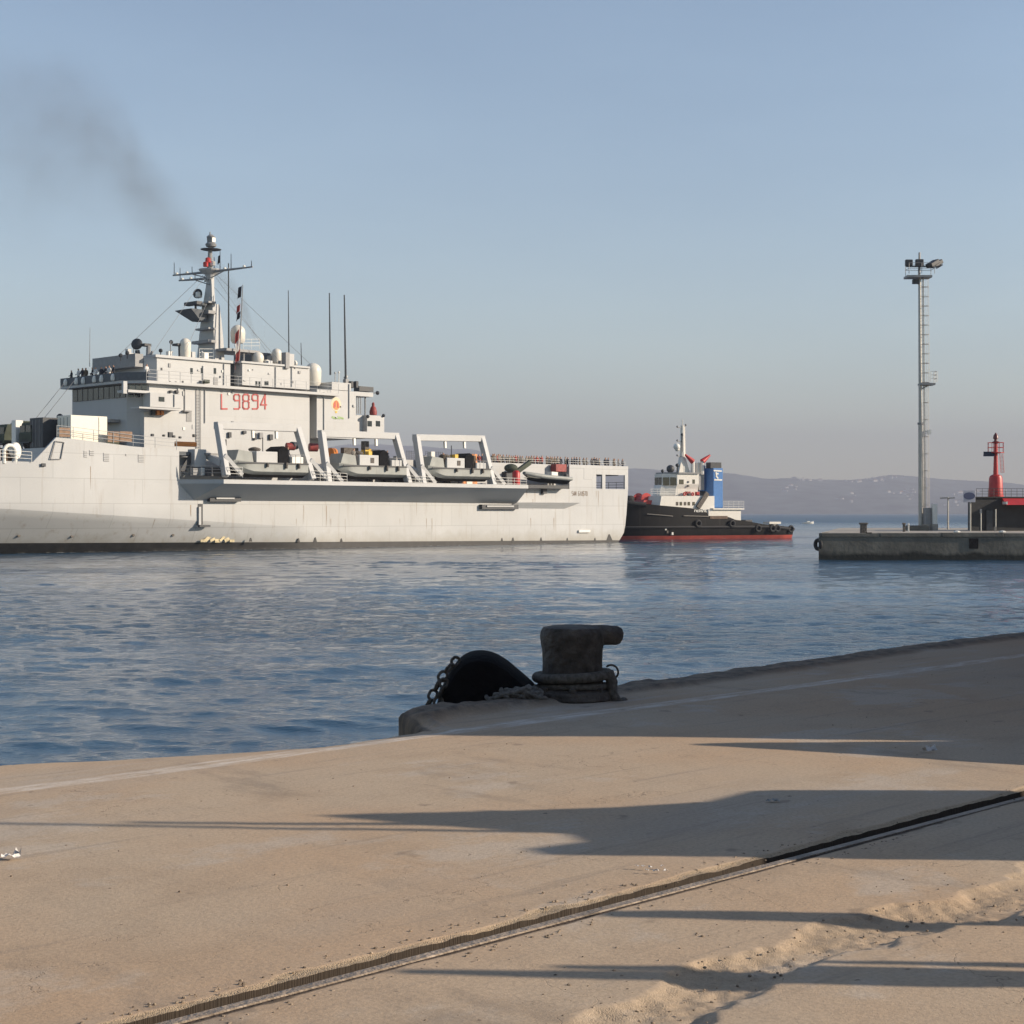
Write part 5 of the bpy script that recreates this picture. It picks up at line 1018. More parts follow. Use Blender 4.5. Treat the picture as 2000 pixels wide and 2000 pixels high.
for i in (1, 2, 3):
    a_, q_ = V(*P6[i]), V(*P6[i+1]); d = (q_-a_); nrm = V(d.y, -d.x, 0).normalized(); nrm = nrm if nrm.x > 0 or i == 1 else -nrm
    if nrm.x < 0: nrm = -nrm
    for f0, f1 in ((.06,.47),(.53,.94)):
        s0, s1 = a_+d*f0, a_+d*f1; b = MB(); o = nrm*.05; z0_, z1_ = zw[0]-.15, zw[1]+.25
        b.hexa([(*(s0-o).xy,z0_),(*(s1-o).xy,z0_),(*(s1+o).xy,z0_),(*(s0+o).xy,z0_),(*(s0-o).xy,z1_),(*(s1-o).xy,z1_),(*(s1+o).xy,z1_),(*(s0+o).xy,z1_)]); b.build('wheelhouse_window', M['glass'], tug)
for Y in (682, 720): tbox('wall_lamp', 790, Y-8, 803, Y+8, -2.1, .2, M['dark'])
for X, Y in ((760,795), (835,797)): p = T(X, Y, -1.6); b = MB(); b.torus(p, .2, .09, (0,1,0), 14, 6); b.build('lifebuoy', M['red'], tug)
tbox('red_locker', 778, 772, 818, 806, -1.7, .5, mat('dull_red_paint', (.22,.03,.03), .6), bevel=.05); tbox('dark_fitting', 795, 790, 812, 812, -1.5, .2, M['dark'])
tbox('red_hose_box', 875, 775, 900, 812, -1.7, .5, M['red']); tbox('grey_vent', 893, 600, 945, 760, -3.0, 2.2, M['grey'])
railing('railing', [T(440, 815, -1.5), T(690, 815, -1.5)], 1.0, 1.0, 3, .03, M['white'], tug); railing('railing', [T(1125, 932, -.7), T(1318, 932, -.7)], 1.05, .8, 4, .035, M['white'], tug)
# mast, radars, monitors, funnel
mt = T(738, 605, -3.8); mz = T(738, 150, -3.8).z
b = MB(); b.tube([(mt.x, -3.8, mt.z), (mt.x, -3.8, mz)], [.45, .28], 8); b.tube([(mt.x-.55, -3.8, mt.z), (mt.x-.35, -3.8, mz)], .09, 6); b.tube([(mt.x, -3.8, mz), (mt.x, -3.8, mz+.9)], .08, 6); tm = b.build('mast', TW, tug)
b = MB(); b.prism_y([(mt.x-1.1, mt.z), (mt.x+.9, mt.z), (mt.x+.3, mt.z+2.6), (mt.x-.2, mt.z+2.6)], -4.2, -3.4); b.build('mast_foot', TW, tug)
for X, Y, wd in ((690,170,.9),(690,300,.7),(690,440,.7),(770,155,.8)):
    p = T(X, Y, -3.7); b = MB(); b.bar(p, (mt.x, -3.7, p.z), .05, .05); b.ball((p.x, -3.7, p.z+.15), .16, 8, 6); b.build('mast_arm', M['grey'], tug)
p = T(685, 350, -3.4); b = MB(); b.ball(p, .5, 12, 8); b.build('radar_dome', M['white'], tug, smooth=True); b = MB(); b.ball(T(690, 380, -3.4), .35, 10, 6, .6); b.build('dome_base', M['dome'], tug)
for X, Y, s in ((625,560,.75),(550,578,.3),(690,525,.35),(735,235,.25)): p = T(X, Y, -3.6); b = MB(); b.ball(p, s*.8, 10, 6); b.tube([p, (p.x, p.y, zE)], .1, 6); b.build('searchlight', M['dark'], tug, smooth=True)
for X0, Y0, X1, Y1 in ((835,490,765,425),(925,490,998,430)):
    p, q = T(X0, Y0, -3), T(X1, Y1, -3); b = MB(); b.tube([p, p.lerp(q,.45), q], [.42,.3,.14], 10); mo = b.build('fire_monitor', M['red'], tug, smooth=True); b = MB(); b.tube([p, V(p.x, p.y, T(0,600,-3).z)], [.28,.3], 8); b.build('monitor_post', TW, tug)
tbox('white_vent', 880, 500, 920, 610, -3.2, .9, TW, bevel=.08)
fx0, fx1 = T(1115, 700, -2.0).x, T(1030, 700, -2.0).x; fz0, fz1 = T(1070, 930, -2).z, T(1070, 552, -2).z
b = MB(); b.loft([[(fx0-.1, -2, z), (fx1, -2, z), (fx1+.5, -3.4, z), (fx0, -3.4, z)] for z in (fz0, fz1)]); fu = b.build('funnel', M['blue'], tug, bevel=.06)
b = MB(); b.box(fx0+.1, fx1+.4, -3.3, -2.1, fz1+.001, fz1+.85); b.build('funnel_cap', M['dark'], fu)
b = MB(); b.loft([[(x+o, -3.6, z), (x+o, -5.2, z), (x+o+1.3, -5.2, z), (x+o+1.3, -3.6, z)] for x, o, z in ((fx1+.3, .0, T(0,760,-3).z), (fx1+.3, 0, fz1+.4))]); b.build('starboard_funnel', M['blue'], tug)
b = MB()
for X0, Y0, X1, Y1 in ((1033,575,1108,580),(1038,662,1112,664),(1055,590,1060,625),(1055,625,1075,650),(1062,605,1078,605)):
    p, q = T(X0, Y0, -1.97), T(X1, Y1, -1.97); b.bar(p, q, .11, .03, (0,1,0))
b.build('funnel_emblem', M['white'], fu)
tbox('towing_winch', 975, 760, 1040, 812, -3, 2, M['dark']); wb = tbox('stern_locker', 1560, 1058, 1668, 1078, -2, 1.6, TW); tbox('locker_foot', 1590, 1078, 1635, 1100, -2.2, 1.0, TW); tbox('stern_bitts', 1330, 1040, 1400, 1065, -2.5, 2, M['dark'], bevel=.1)
for i in range(9):
    X = 852+i*13; p = T(X, 955, 0); b = MB(); yy = -TB/2+tb(p.x)+.02; b.bar((p.x, yy, p.z+.16), (p.x-.1*(i%2), yy, p.z-.18), .05, .02, (0,1,0)); b.bar((p.x, yy, p.z+.14-.15*(i%3)), (p.x-.22, yy, p.z+.14-.15*(i%3)), .04, .02, (0,1,0)); b.build('name_letter', M['white'], tug)
for X, Y, m_ in ((590,1125,M['white']),(605,1155,M['rust']),(650,1170,M['white'])): p = T(X, Y); b = MB(); yy = -TB/2+tb(p.x)*.97; b.box(p.x-.15, p.x+.15, yy-.2, yy+.12, p.z-.2, p.z+.2); b.build('hull_mark', m_, tug, bevel=.03)
# ------------------------------------------------------------------ little motorboat far out
mb = thing('motorboat', 'tiny white motorboat far out on the open water', 'boat', ((1578-1000)/F*560, 560, 0), .2)
b = MB(); b.loft([[(x, -w_, .55+s), (x, -w_*.5, -.1), (x, w_*.5, -.1), (x, w_, .55+s)] for x, w_, s in ((-1.9,.8,0),(.6,.8,.1),(1.7,.4,.25),(2.1,.05,.35))]); b.build('hull', M['white'], mb)
b = MB(); b.box(-.4, .5, -.5, .5, .5, 1.0); b.build('console', M['white'], mb); b = MB(); b.tube([(-.6, 0, .4), (-.6, 0, 2.2)], .05, 5); b.build('mast', M['grey'], mb)

# ------------------------------------------------------------------ broken water along the two hulls
def foam_mat():
    m = bpy.data.materials.new('thin_foam'); m.use_nodes = True; n = m.node_tree; L = n.links.new; b = n.nodes['Principled BSDF']; b.inputs['Base Color'].default_value = (.62,.64,.64,1); b.inputs['Roughness'].default_value = .8
    g = n.nodes.new('ShaderNodeNewGeometry'); no = n.nodes.new('ShaderNodeTexNoise'); no.inputs['Scale'].default_value = 1.1; no.inputs['Detail'].default_value = 8; no.inputs['Roughness'].default_value = .75; L(g.outputs['Position'], no.inputs['Vector'])
    r = n.nodes.new('ShaderNodeMapRange'); r.inputs[1].default_value = .50; r.inputs[2].default_value = .66; r.inputs[4].default_value = .8; L(no.outputs['Fac'], r.inputs[0])
    L(r.outputs[0], b.inputs['Alpha']); return m
fm_ = foam_mat(); fr_ = random.Random(4); b = MB(); v_ = []; N_ = 90
for i in range(N_+1):
    u = -6 + 92*i/N_; wd_ = .25 + .5*fr_.random() + (1.6*(1-u/6) if u < 6 else 0); w0_ = hull_w(max(u, 2.3), 0) + .02
    v_ += [SF.W(u, w0_, .07), SF.W(u, w0_+wd_, .05)]
b.add(v_, [(2*i, 2*i+1, 2*i+3, 2*i+2) for i in range(N_)]); tag(b.build('hull_foam', fm_), 'thin broken foam along the waterline of the grey ship', 'foam', kind='stuff')
b = MB(); v_ = []
for i in range(41): u = LT*1.0*i/40 - 2; v_ += [TF.W(u, -TB/2+tb(min(max(u, 0), LT-.5))*.86, .07), TF.W(u, -TB/2+tb(min(max(u, 0), LT-.5))*.86+.3+.7*fr_.random(), .05)]
b.add(v_, [(2*i, 2*i+1, 2*i+3, 2*i+2) for i in range(40)]); tag(b.build('tug_foam', fm_), 'thin broken foam along the waterline of the tugboat', 'foam', kind='stuff')
# ------------------------------------------------------------------ on the pier
PD = 2.18
def D1(X, Y, w_): return PF.P(*c('d1', X, Y), w_)
def D3(X, Y, w_): return PF.P(*c('d3', X, Y), w_)
def pbox(name, k, X0, Y0, X1, Y1, w_, depth, m, parent, bevel=0, z0=None):
    p, q = PF.P(*c(k, X0, Y0), w_), PF.P(*c(k, X1, Y1), w_); b = MB(); b.box(min(p.x,q.x), max(p.x,q.x), w_-depth, w_, z0 if z0 is not None else min(p.z,q.z), max(p.z,q.z)); return b.build(name, m, parent, bevel=bevel)
def pthing(name, label, cat, group=None): o = thing(name, label, cat, (PF.ox, PF.oy, 0), PF.ang, group); return o
WL = -20.0
lm = pthing('light_mast', 'tall pale floodlight mast with caged ladder on the pier', 'light mast')
bx_, tx_ = D1(722, 1650, WL).x, D1(712, 185, WL).x; zt = D1(712, 180, WL).z; rate = lambda z: bx_ + (tx_-bx_)*(z-PD)/(zt-PD)
zs = [PD, D1(0,1048,WL).z, D1(0,1048,WL).z+.01, zt]
b = MB(); b.loft([[(rate(z)+r*math.cos(a), WL+r*math.sin(a), z) for a in np.linspace(0, 2*math.pi, 12, endpoint=False)] for z, r in zip(zs, (.26, .21, .18, .125))]); b.build('pole', M['galv'], lm, smooth=True)
b = MB(); b.lathe([(.22,-.1),(.29,-.08),(.29,.08),(.22,.1)], (rate(zs[1]), WL, zs[1]), 12); b.build('flange', M['grey'], lm); b = MB(); b.lathe([(.5,0),(.5,.08),(.3,.1)], (bx_, WL, PD), 12); b.build('base_plate', M['grey'], lm)
zm = D1(0, 818, WL).z
for (za, zb2, cage) in ((PD+.6, zm, False), (zm, zt, True)):
    l = MB(); off = -.32 if cage else -.38; n = int((zb2-za)/.3)
    for s in (-.2, .2): l.bar((rate(za)+off, WL+s, za), (rate(zb2)+off, WL+s, zb2), .028, .028)
    for i in range(n): z = za + (i+.5)*(zb2-za)/n; l.tube([(rate(z)+off, WL-.2, z), (rate(z)+off, WL+.2, z)], .016, 4)
    l.build('ladder', M['galv'], lm)
    k = MB(); nh = int((zb2-za)/(.9 if cage else 1.6)); R_ = .34 if cage else .26; cxo = off-R_*.55
    for i in range(nh+1): z = za + .2 + (zb2-za-.3)*i/nh; k.torus((rate(z)+cxo, WL, z), R_, .022, (0,0,1), 14, 4)
    for a in np.linspace(0, 2*math.pi, 6, endpoint=False): k.tube([(rate(za)+cxo+R_*math.cos(a), WL+R_*math.sin(a), za+.2), (rate(zb2)+cxo+R_*math.cos(a), WL+R_*math.sin(a), zb2-.1)], .016, 4)
    k.build('safety_cage', M['galv'], lm)
pf = pbox('top_platform', 'd1', 640, 172, 788, 185, WL+.7, 1.4, M['grey'], lm); p, q = D1(640, 170, WL), D1(790, 170, WL); railing('railing', [(p.x, WL+.65, p.z), (q.x, WL+.65, p.z), (q.x, WL-.65, p.z), (p.x, WL-.65, p.z), (p.x, WL+.65, p.z)], 1.0, .9, 2, .03, M['grey'], lm)
b = MB(); z = D1(0, 122, WL).z; b.bar((p.x+.1, WL, z), (q.x-.6, WL, z), .06, .06); b.bar((q.x-.6, WL-1, z), (q.x-.6, WL+1, z), .06, .06); b.tube([(tx_, WL, zt), (tx_, WL, z+1.3)], .1, 6); b.build('lamp_crossbar', M['grey'], lm)
for X0, X1, Y0, Y1 in ((632,674,80,118),(692,738,78,122)):
    pbox('floodlight', 'd1', X0, Y0, X1, Y1, WL+.5, .45, M['dark'], lm, bevel=.06)
for k_, (X, Y) in enumerate(((772,108),(808,100))):
    p = D1(X, Y, WL); b = MB(); b.box(-.55, .55, -.4, .4, -.2, .2); o = b.build('floodlight', M['dark'], lm, bevel=.06); o.location = (p.x-.2, WL+.3-.9*k_, p.z); o.rotation_euler = (0, math.radians(28), .5)
p = D1(690, 212, WL); b = MB(); b.box(p.x-.25, p.x+.3, WL-.2, WL+.2, p.z-.2, p.z+.2); b.bar((p.x, WL, p.z), (rate(p.z), WL, p.z-.3), .05, .05); b.build('camera_box', M['dark'], lm)
pbox('rest_platform', 'd1', 722, 808, 806, 820, WL+.6, 1.3, M['grey'], lm); p, q = D1(770, 806, WL), D1(806, 806, WL); railing('railing', [(p.x, WL+.55, p.z), (q.x, WL+.55, p.z), (q.x, WL-.6, p.z)], 1.0, .5, 3, .025, M['galv'], lm)
b = MB(); p, q = D1(722, 845, WL), D1(765, 822, WL); b.bar(p, q, .05, .05); b.build('platform_bracket', M['grey'], lm)
b = MB(); p = D1(765, 1098, WL); b.box(p.x-.18, p.x+.18, WL, WL+.3, p.z-.2, p.z+.2); b.bar(p, (rate(p.z), WL, p.z+.2), .03, .03); b.build('junction_box', M['white'], lm)
e = pthing('grey_cabinet', 'dark grey electrical cabinet at the foot of the light mast', 'cabinet'); pbox('case', 'd1', 748, 1545, 782, 1650, WL+1.2, .9, M['grey'], e, .03, PD); pbox('plinth', 'd1', 744, 1640, 786, 1652, WL+1.25, 1.0, M['pierdeck'], e, .02, PD-.02)
e = pthing('white_cabinet', 'narrow sunlit white cabinet right of the light mast foot', 'cabinet'); pbox('case', 'd1', 792, 1522, 818, 1648, WL+1.6, .8, M['white'], e, .03, PD); pbox('plinth', 'd1', 788, 1640, 822, 1652, WL+1.65, .9, M['pierdeck'], e, .02, PD-.02)
e = pthing('low_slab', 'low dark concrete slab left of the light mast foot', 'slab'); pbox('slab', 'd1', 655, 1652, 770, 1663, WL+3, 2, pm, e, .03, PD-.01); pbox('slab_top', 'd1', 660, 1649, 760, 1653, WL+2.9, 1.8, M['rust'], e, .02)
ts = pthing('street_lamp', 'small twin-armed pale street lamp between mast and building', 'lamp'); b = MB(); p, q = D1(880, 1660, -28), D1(880, 1482, -28); b.tube([(p.x,-28,PD), (q.x,-28,q.z)], [.1,.07], 8); b.build('post', M['galv'], ts)
for X0, X1 in ((836,874),(886,918)): a_, q_ = D1(X0, 1488, -28), D1(X1, 1486, -28); b = MB(); b.bar(a_, q_, .16, .06); b.build('lamp_head', M['grey'], ts)
# mooring posts and the tyre fender
for i, (X, Y0, Y1, w_, wd, lab) in enumerate(((385,1635,1690,-.8,30,'rusty square mooring post at the end of the pier'),(622,1636,1665,-9,12,'small rusty bollard left of the light mast foot'),(648,1640,1660,-9,7,'small white bollard left of the light mast foot'))):
    o = pthing('mooring_post', lab, 'bollard'); pbox('post', 'd1', X-wd*.6, Y0, X+wd*.6, Y1, w_, wd*.0132, M['white'] if i == 2 else M['rust'], o, .03, PD-.02); pbox('cap', 'd1', X-wd*.78, Y0-3, X+wd*.78, Y0+8, w_+.03, wd*.0132+.06, M['white'] if i == 2 else M['rust'], o, .02)
tyr = MB(); tyr.torus((0,0,0), .36, .16, (1,.5,0), 20, 10); o = tyr.build('tyre_fender', M['tyre'], None, True); p = D1(112, 1762, .1); o.location = PF.W(p.x-.12, -.35, p.z); tag(o, 'black tyre fender hung at the end corner of the pier', 'fender')
o = MB(); p = D1(118, 1700, 0); o.tube([PF.W(p.x-.1, -.3, p.z-.2), PF.W(p.x-.35, -.3, 2.2), PF.W(p.x-.9, -.6, 2.25)], .03, 6); tag(o.build('fender_rope', M['rope']), 'short rope holding the tyre fender to the pier corner', 'rope')
# black building with the red lighthouse on its roof
WB = -16.0
bd = pthing('harbour_building', 'low black harbour building with a red roof edge', 'building')
xl = D3(300, 1500, WB).x; xr = xl-14; zr = D3(600, 1195, WB).z
b = MB(); b.prism_z([(xl, WB), (xr, WB-2.5), (xr, WB-9), (xl-1.6, WB-6.5)], PD, zr); b.build('wall', M['bwall'], bd)
b = MB(); b.prism_z([(xl+.15, WB+.15), (xr, WB-2.35), (xr, WB-9), (xl-1.5, WB-6.6)], zr+.002, zr+.1); b.build('roof', M['bwall'], bd)
xs = D3(820, 1250, WB-.4).x; za, zc = D3(900, 1312, WB).z, D3(900, 1203, WB).z
b = MB(); b.hexa([(xs, WB-.35, za), (xr, WB-2.2, za), (xr, WB-1.0, za), (xs, WB+.75, za), (xs, WB-.9, zc), (xr, WB-2.8, zc), (xr, WB-2.4, zc), (xs, WB-.35, zc)]); b.build('red_roof_edge', M['red'], bd)
b = MB(); b.box(xs-.12, xs+.02, WB-.3, WB+.8, za+.05, za+.3); b.build('roof_edge_end', M['white'], bd)
railing('railing', [(xl-.6, WB-.25, zr+.1), (xr, WB-2.7, zr+.1)], .75, .55, 3, .022, M['dark'], bd)
pbox('door', 'd3', 560, 1400, 660, 1685, WB-.1, .2, M['dark'], bd, 0, PD+.02)
lh = thing('lighthouse', 'small red harbour lighthouse with a solar panel on the building roof', 'lighthouse', PF.W(D3(712, 1100, WB-2.2).x, WB-2.2, zr+.1)); zb_ = zr+.1; kx = 149.3/F*.11905
def hz(Y): return D3(712, Y, WB-2.2).z - zb_
b = MB(); b.lathe([(.70,0),(.70,.12),(.66,.15),(.60,hz(880)),(.52,hz(835)),(.30,hz(815))], (0,0,0), 24); b.build('tower_drum', M['red'], lh, smooth=True)
b = MB(); b.lathe([(.23,hz(816)),(.17,hz(470)),(.15,hz(300))], (0,0,0), 14); b.build('column', M['red'], lh, smooth=True)
b = MB(); b.lathe([(.3,hz(300)),(.32,hz(275)),(.16,hz(265)),(.14,hz(235)),(.24,hz(228)),(.22,hz(180)),(.12,hz(150)),(.05,hz(128))], (0,0,0), 14); b.build('lantern', mat('lantern_dark_red', (.12,.02,.02), .4), lh, smooth=True)
b = MB(); b.lathe([(.1,hz(470)),(.75,hz(462)),(.75,hz(450)),(.1,hz(448))], (0,0,0), 16); b.build('gallery', M['red'], lh)
g = MB()
for a in np.linspace(0, 2*math.pi, 8, endpoint=False): g.tube([(.72*math.cos(a), .72*math.sin(a), hz(455)), (.72*math.cos(a), .72*math.sin(a), hz(290))], .022, 5)
for Y in (290, 370): g.torus((0,0,hz(Y)), .72, .022, (0,0,1), 20, 5)
g.build('gallery_rail', M['red'], lh)
b = MB(); b.hexa([(-1.35,-.75,hz(520)),(-.32,-.75,hz(520)),(-.32,-.70,hz(520)),(-1.35,-.70,hz(520)),(-1.25,-.45,hz(440)),(-.22,-.45,hz(440)),(-.22,-.40,hz(440)),(-1.25,-.40,hz(440))]); sp = b.build('solar_panel', M['solar'], lh); b = MB(); b.bar((-.8,-.55,hz(480)), (0,0,hz(500)), .04, .04); b.build('panel_bracket', M['red'], lh)
g = MB()
for s in (.45, .75): g.tube([(s, .3, hz(470)), (s+.12, .3, hz(780))], .022, 5)
for Y in range(490, 780, 22): g.tube([(.45+.12*(Y-470)/310, .3, hz(Y)), (.75+.12*(Y-470)/310, .3, hz(Y))], .016, 4)
g.build('ladder', M['red'], lh)
sg = pthing('harbour_sign', 'pale square sign with a blue oval at the building corner', 'sign'); pbox('sign_board', 'd3', 187, 1072, 378, 1268, WB+2.5, .12, mat('pale_sign_paint', (.40,.40,.45), .6), sg, .02)
p = D3(278, 1165, WB+2.5); b = MB(); b.lathe([(.02,0),(.52,0),(.52,.03),(.02,.03)], (0,0,0), 24, 1, .62); o = b.build('blue_oval', mat('sign_blue', (.07,.08,.15), .5), sg); o.location = (p.x, WB+2.501, p.z); o.rotation_euler = (math.radians(-90), 0, 0)
b = MB(); p = D3(296, 1270, WB+2.4); b.tube([(p.x, WB+2.4, PD), (p.x, WB+2.4, p.z+.8)], .07, 8); b.build('post', M['galv'], sg)
for X, Y0, Yh, lab in ((470,1378,1450,'thin grey post with a small plate before the dark building'),(712,1382,None,'thin white pole right of the plated post before the building')):
    o = pthing('thin_post', lab, 'post'); p = D3(X, Y0, WB+3); b = MB(); b.tube([(p.x, WB+3, PD), (p.x, WB+3, p.z)], .05, 6); b.build('pole', M['galv'], o)
    if Yh: pbox('plate', 'd3', X-16, Y0, X+16, Yh, WB+3.1, .05, M['grey'], o)
    else: pbox('footing', 'd3', X-14, 1672, X+14, 1690, WB+3.1, .2, M['pierdeck'], o, 0, PD-.01)
for X, Y, lab in ((130,1692,'small pale stone on the pier deck beside the sign post'),(880,1712,'pale piece of timber lying on the pier edge below the building')):
    p = D3(X, Y, -3); b = MB(); b.ball((0,0,0), .3, 8, 5, .35); o = b.build('rubble', M['white']); o.location = PF.W(p.x, -4, PD+.06); tag(o, lab, 'rubble')
# ------------------------------------------------------------------ foreground: bollard, fender, ropes, rail, litter
def Q(px, py, z=QZ): t = (H-z)*F/(py-HY); return V((px-CX)/F*t, t, z)
def AT(px, py, y): return V((px-CX)/F*y, y, H-(py-HY)/F*y)
yb0 = 13.85; bc = AT(1118, 1365, yb0); bo = thing('mooring_bollard', 'heavy rusty mooring bollard with a horn on the quay edge', 'bollard', (bc.x, yb0, QZ-.02))
def bx(px): return (px-1118)/F*yb0
b = MB(); b.lathe([(.36,0),(.38,.03),(.36,.09),(.30,.12)], (-.01,0,0), 24); b.build('base_flange', M['rust'], bo, smooth=True)
b = MB(); b.lathe([(.285,.08),(.262,.18),(.258,.32),(.262,.44),(.275,.50),(.28,.56),(.275,.60),(.255,.632),(.2,.645),(.02,.648)], (bx(1118),0,0), 28); b.build('post', M['rust'], bo, smooth=True)
b = MB(); b.tube([(bx(1085),0,.555), (bx(1130),0,.563), (bx(1175),0,.566), (bx(1205),0,.562), (bx(1213),0,.558), (bx(1217),0,.555)], [.07,.085,.088,.082,.066,.03], 18); b.tube([(bx(1150),.12,.585), (bx(1190),.16,.58), (bx(1200),.17,.575)], [.06,.06,.03], 12); b.build('horn', M['rust'], bo, smooth=True)
b = MB()
for a in np.linspace(0, 2*math.pi, 8, endpoint=False): b.lathe([(.03,.09),(.032,.13),(.02,.14)], (.325*math.cos(a)-.01, .325*math.sin(a), 0), 6)
b.build('bolts', M['rust'], bo)
# thick mooring rope around its foot
mr = thing('mooring_rope', 'thick old mooring rope looped around the bollard foot', 'rope', (bc.x, yb0, QZ-.02))
def loop(z0, R_, r_, tilt, ph, wob, nm):
    b = MB(); pts = [((R_+wob*math.sin(3*a+ph))*math.cos(a)+.0, (R_+wob*math.cos(2*a+ph))*math.sin(a), z0+tilt*math.cos(a+ph)) for a in np.linspace(0, 2*math.pi, 40)]; b.tube(pts, r_, 10, False); return b.build(nm, M['rope'], mr, smooth=True)
loop(.215, .312, .042, .018, .3, .008, 'rope_turn'); loop(.125, .305, .026, .02, 1.3, .014, 'rope_turn')
b = MB(); b.tube([(.30,-.12,.26), (.335,-.13,.17), (.33,-.14,.08), (.37,-.16,.0), (.43,-.14,-.015), (.44,-.10,.02)], [.05,.05,.052,.055,.05,.03], 10); b.build('rope_tail', M['rope'], mr, smooth=True)
b = MB(); b.torus((.335,-.03,.25), .06, .009, (.3,1,.1), 18, 6, -1.6, 1.9); b.build('rope_strand', M['rope'], mr)
# rubber fender with its chain, behind the coping
yf0 = 13.85; fcn = AT(945, 1385, yf0); fd = thing('rubber_fender', 'big black rubber fender dome standing over the quay edge', 'fender', (fcn.x, yf0, 0))
def fx(px): return (px-945)/F*yf0
def fz(py): return H-(py-HY)/F*yf0
prof = [(851,1383),(862,1345),(878,1312),(896,1288),(915,1275),(940,1271),(965,1276),(990,1290),(1012,1308),(1032,1325),(1046,1340),(1052,1362),(1054,1385)]
def smooth_line(pl, n=5):
    out = []; P_ = [pl[0]] + list(pl) + [pl[-1]]
    for i in range(1, len(P_)-2):
        for k in range(n):
            t = k/n; out.append(tuple(.5*((2*P_[i][j]) + (-P_[i-1][j]+P_[i+1][j])*t + (2*P_[i-1][j]-5*P_[i][j]+4*P_[i+1][j]-P_[i+2][j])*t*t + (-P_[i-1][j]+3*P_[i][j]-3*P_[i+1][j]+P_[i+2][j])*t**3) for j in (0, 1)))
    return out + [pl[-1]]
b = MB(); rings = []; sp_ = smooth_line(prof)
for th in np.linspace(-math.pi/2, math.pi/2, 11):
    k = .80 + .20*math.cos(th)**.6; yy = .36*math.sin(th); zc_ = fz(1400)
    rings.append([(fx(945)+(fx(px)-fx(945))*k, yy, zc_+(fz(py)-zc_)*k) for px, py in sp_] + [(fx(1054)*k, yy, 1.0), (fx(851)*k, yy, 1.0)])
b.loft(rings); b.build('rubber_body', M['black'], fd, smooth=True)
chn = thing('fender_chain', 'rusty black chain lying over the left side of the rubber fender', 'chain', (fcn.x, yf0, 0))
for ph, (yy, pl) in enumerate(((-.22, ((898,1285),(886,1296),(873,1310),(862,1326),(853,1344),(845,1362),(836,1378),(826,1396),(818,1415))), (-.30, ((872,1322),(868,1338),(862,1356),(857,1374),(852,1392),(846,1410))))):
    pts = [V(fx(a), yy - .02*i, fz(q)+.015) for i, (a, q) in enumerate(pl)]; L_ = 0
    for i in range(len(pts)-1):
        m_ = (pts[i]+pts[i+1])/2; d = (pts[i+1]-pts[i]); n = d.normalized(); rf = V(0,1,0) if i % 2 == 0 else V(1,0,.4); ax_ = n.cross(n.cross(rf)).normalized() if i % 2 else V(0,1,0).cross(n).cross(n).normalized()
        b = MB(); hl = d.length*.66; side = n.cross(ax_).normalized(); wl_ = .034
        pp = [m_ + n*hl*.55*math.cos(t)*1.0 + n*(.18*hl if math.cos(t) > 0 else -.18*hl) + side*wl_*math.sin(t) for t in np.linspace(0, 2*math.pi, 15)]
        b.tube(pp, .0135, 7, False); b.build('chain_link', M['rust'], chn, smooth=True)
# heap of old rope between fender and bollard
hp = thing('rope_heap', 'heap of frayed grey rope between the fender and the bollard', 'rope'); r2 = random.Random(5); ctr = Q(1013, 1373); hrm = mat('bleached_rope', (.38,.36,.33), .95, var=.35, scale=40, bump=1, bscale=120)
for k in range(22):
    b = MB(); cx_ = r2.uniform(-.15, .15); rr_ = r2.uniform(.05, .11); hz_ = .03 + r2.random()*.10*(1-abs(cx_)/.22); n = 12
    pts = [ctr + V(cx_ + rr_*1.2*math.cos(a)+r2.uniform(-.012,.012), -.02+rr_*.8*math.sin(a)+r2.uniform(-.06,.06)*.3, hz_ + .025*math.sin(2*a+k)+r2.uniform(-.008,.008)) for a in np.linspace(r2.uniform(0,3), r2.uniform(4,8), n)]
    b.tube(pts, .018, 7); b.build('rope_coil', hrm, hp, smooth=True)
# crane rail in its groove
rl = thing('crane_rail', 'rusty crane rail sunk in the narrow quay groove', 'rail'); b = MB(); rm = mat('polished_rusty_rail', (.30,.245,.195), .6, .1, var=.35, scale=5, bump=.4, bscale=40)
rd = mat('shaded_rail_rust', (.06,.042,.032), .85, var=.4, scale=9, bump=.5, bscale=40)  # rail rust, darkened to paint shaded lines beside the running surface
for (ha, za_, zb__) in ((.021, -.0165, -.010), (.036, -.045, -.0168), (.012, -.06, -.045), (.05, -.075, -.06)):
    pts = []
    for p_ in (-60, 90):
        pts.append([(*quay_xy(p_, RAILQ+s), QZ+z) for s, z in ((-ha, za_), (ha, za_), (ha, zb__), (-ha, zb__))])
    b2 = MB(); b2.loft(pts); b2.build({.021:'running_surface', .036:'rail_head', .012:'rail_web', .05:'rail_foot'}[ha], rm if ha == .021 else rd, rl)
# litter
def scrap(px, py, L_, W_, m, label, nm, cat, seed, flat=.6):
    r_ = np.random.RandomState(seed); p = Q(px, py); n, k = 7, 4; b = MB(); vs_ = []
    for i in range(n):
        for j in range(k): vs_.append(((i/(n-1)-.5)*L_ + r_.uniform(-.1,.1)*L_*.6, (j/(k-1)-.5)*W_ + r_.uniform(-.15,.15)*W_, .012 + abs(r_.normal(0, flat))*.02))
    b.add(vs_, [(i*k+j, i*k+j+1, (i+1)*k+j+1, (i+1)*k+j) for i in range(n-1) for j in range(k-1)]); o = b.build(nm, m); o.location = p; o.rotation_euler = (0, 0, r_.uniform(-.3, .3)); tag(o, label, cat); return o
paper = mat('dirty_white_paper', (.66,.64,.62), .8, var=.1)
scrap(22, 1680, .085, .05, paper, 'crumpled scrap of white paper at the left edge of the quay', 'paper_scrap', 'litter', 1, 1.0)
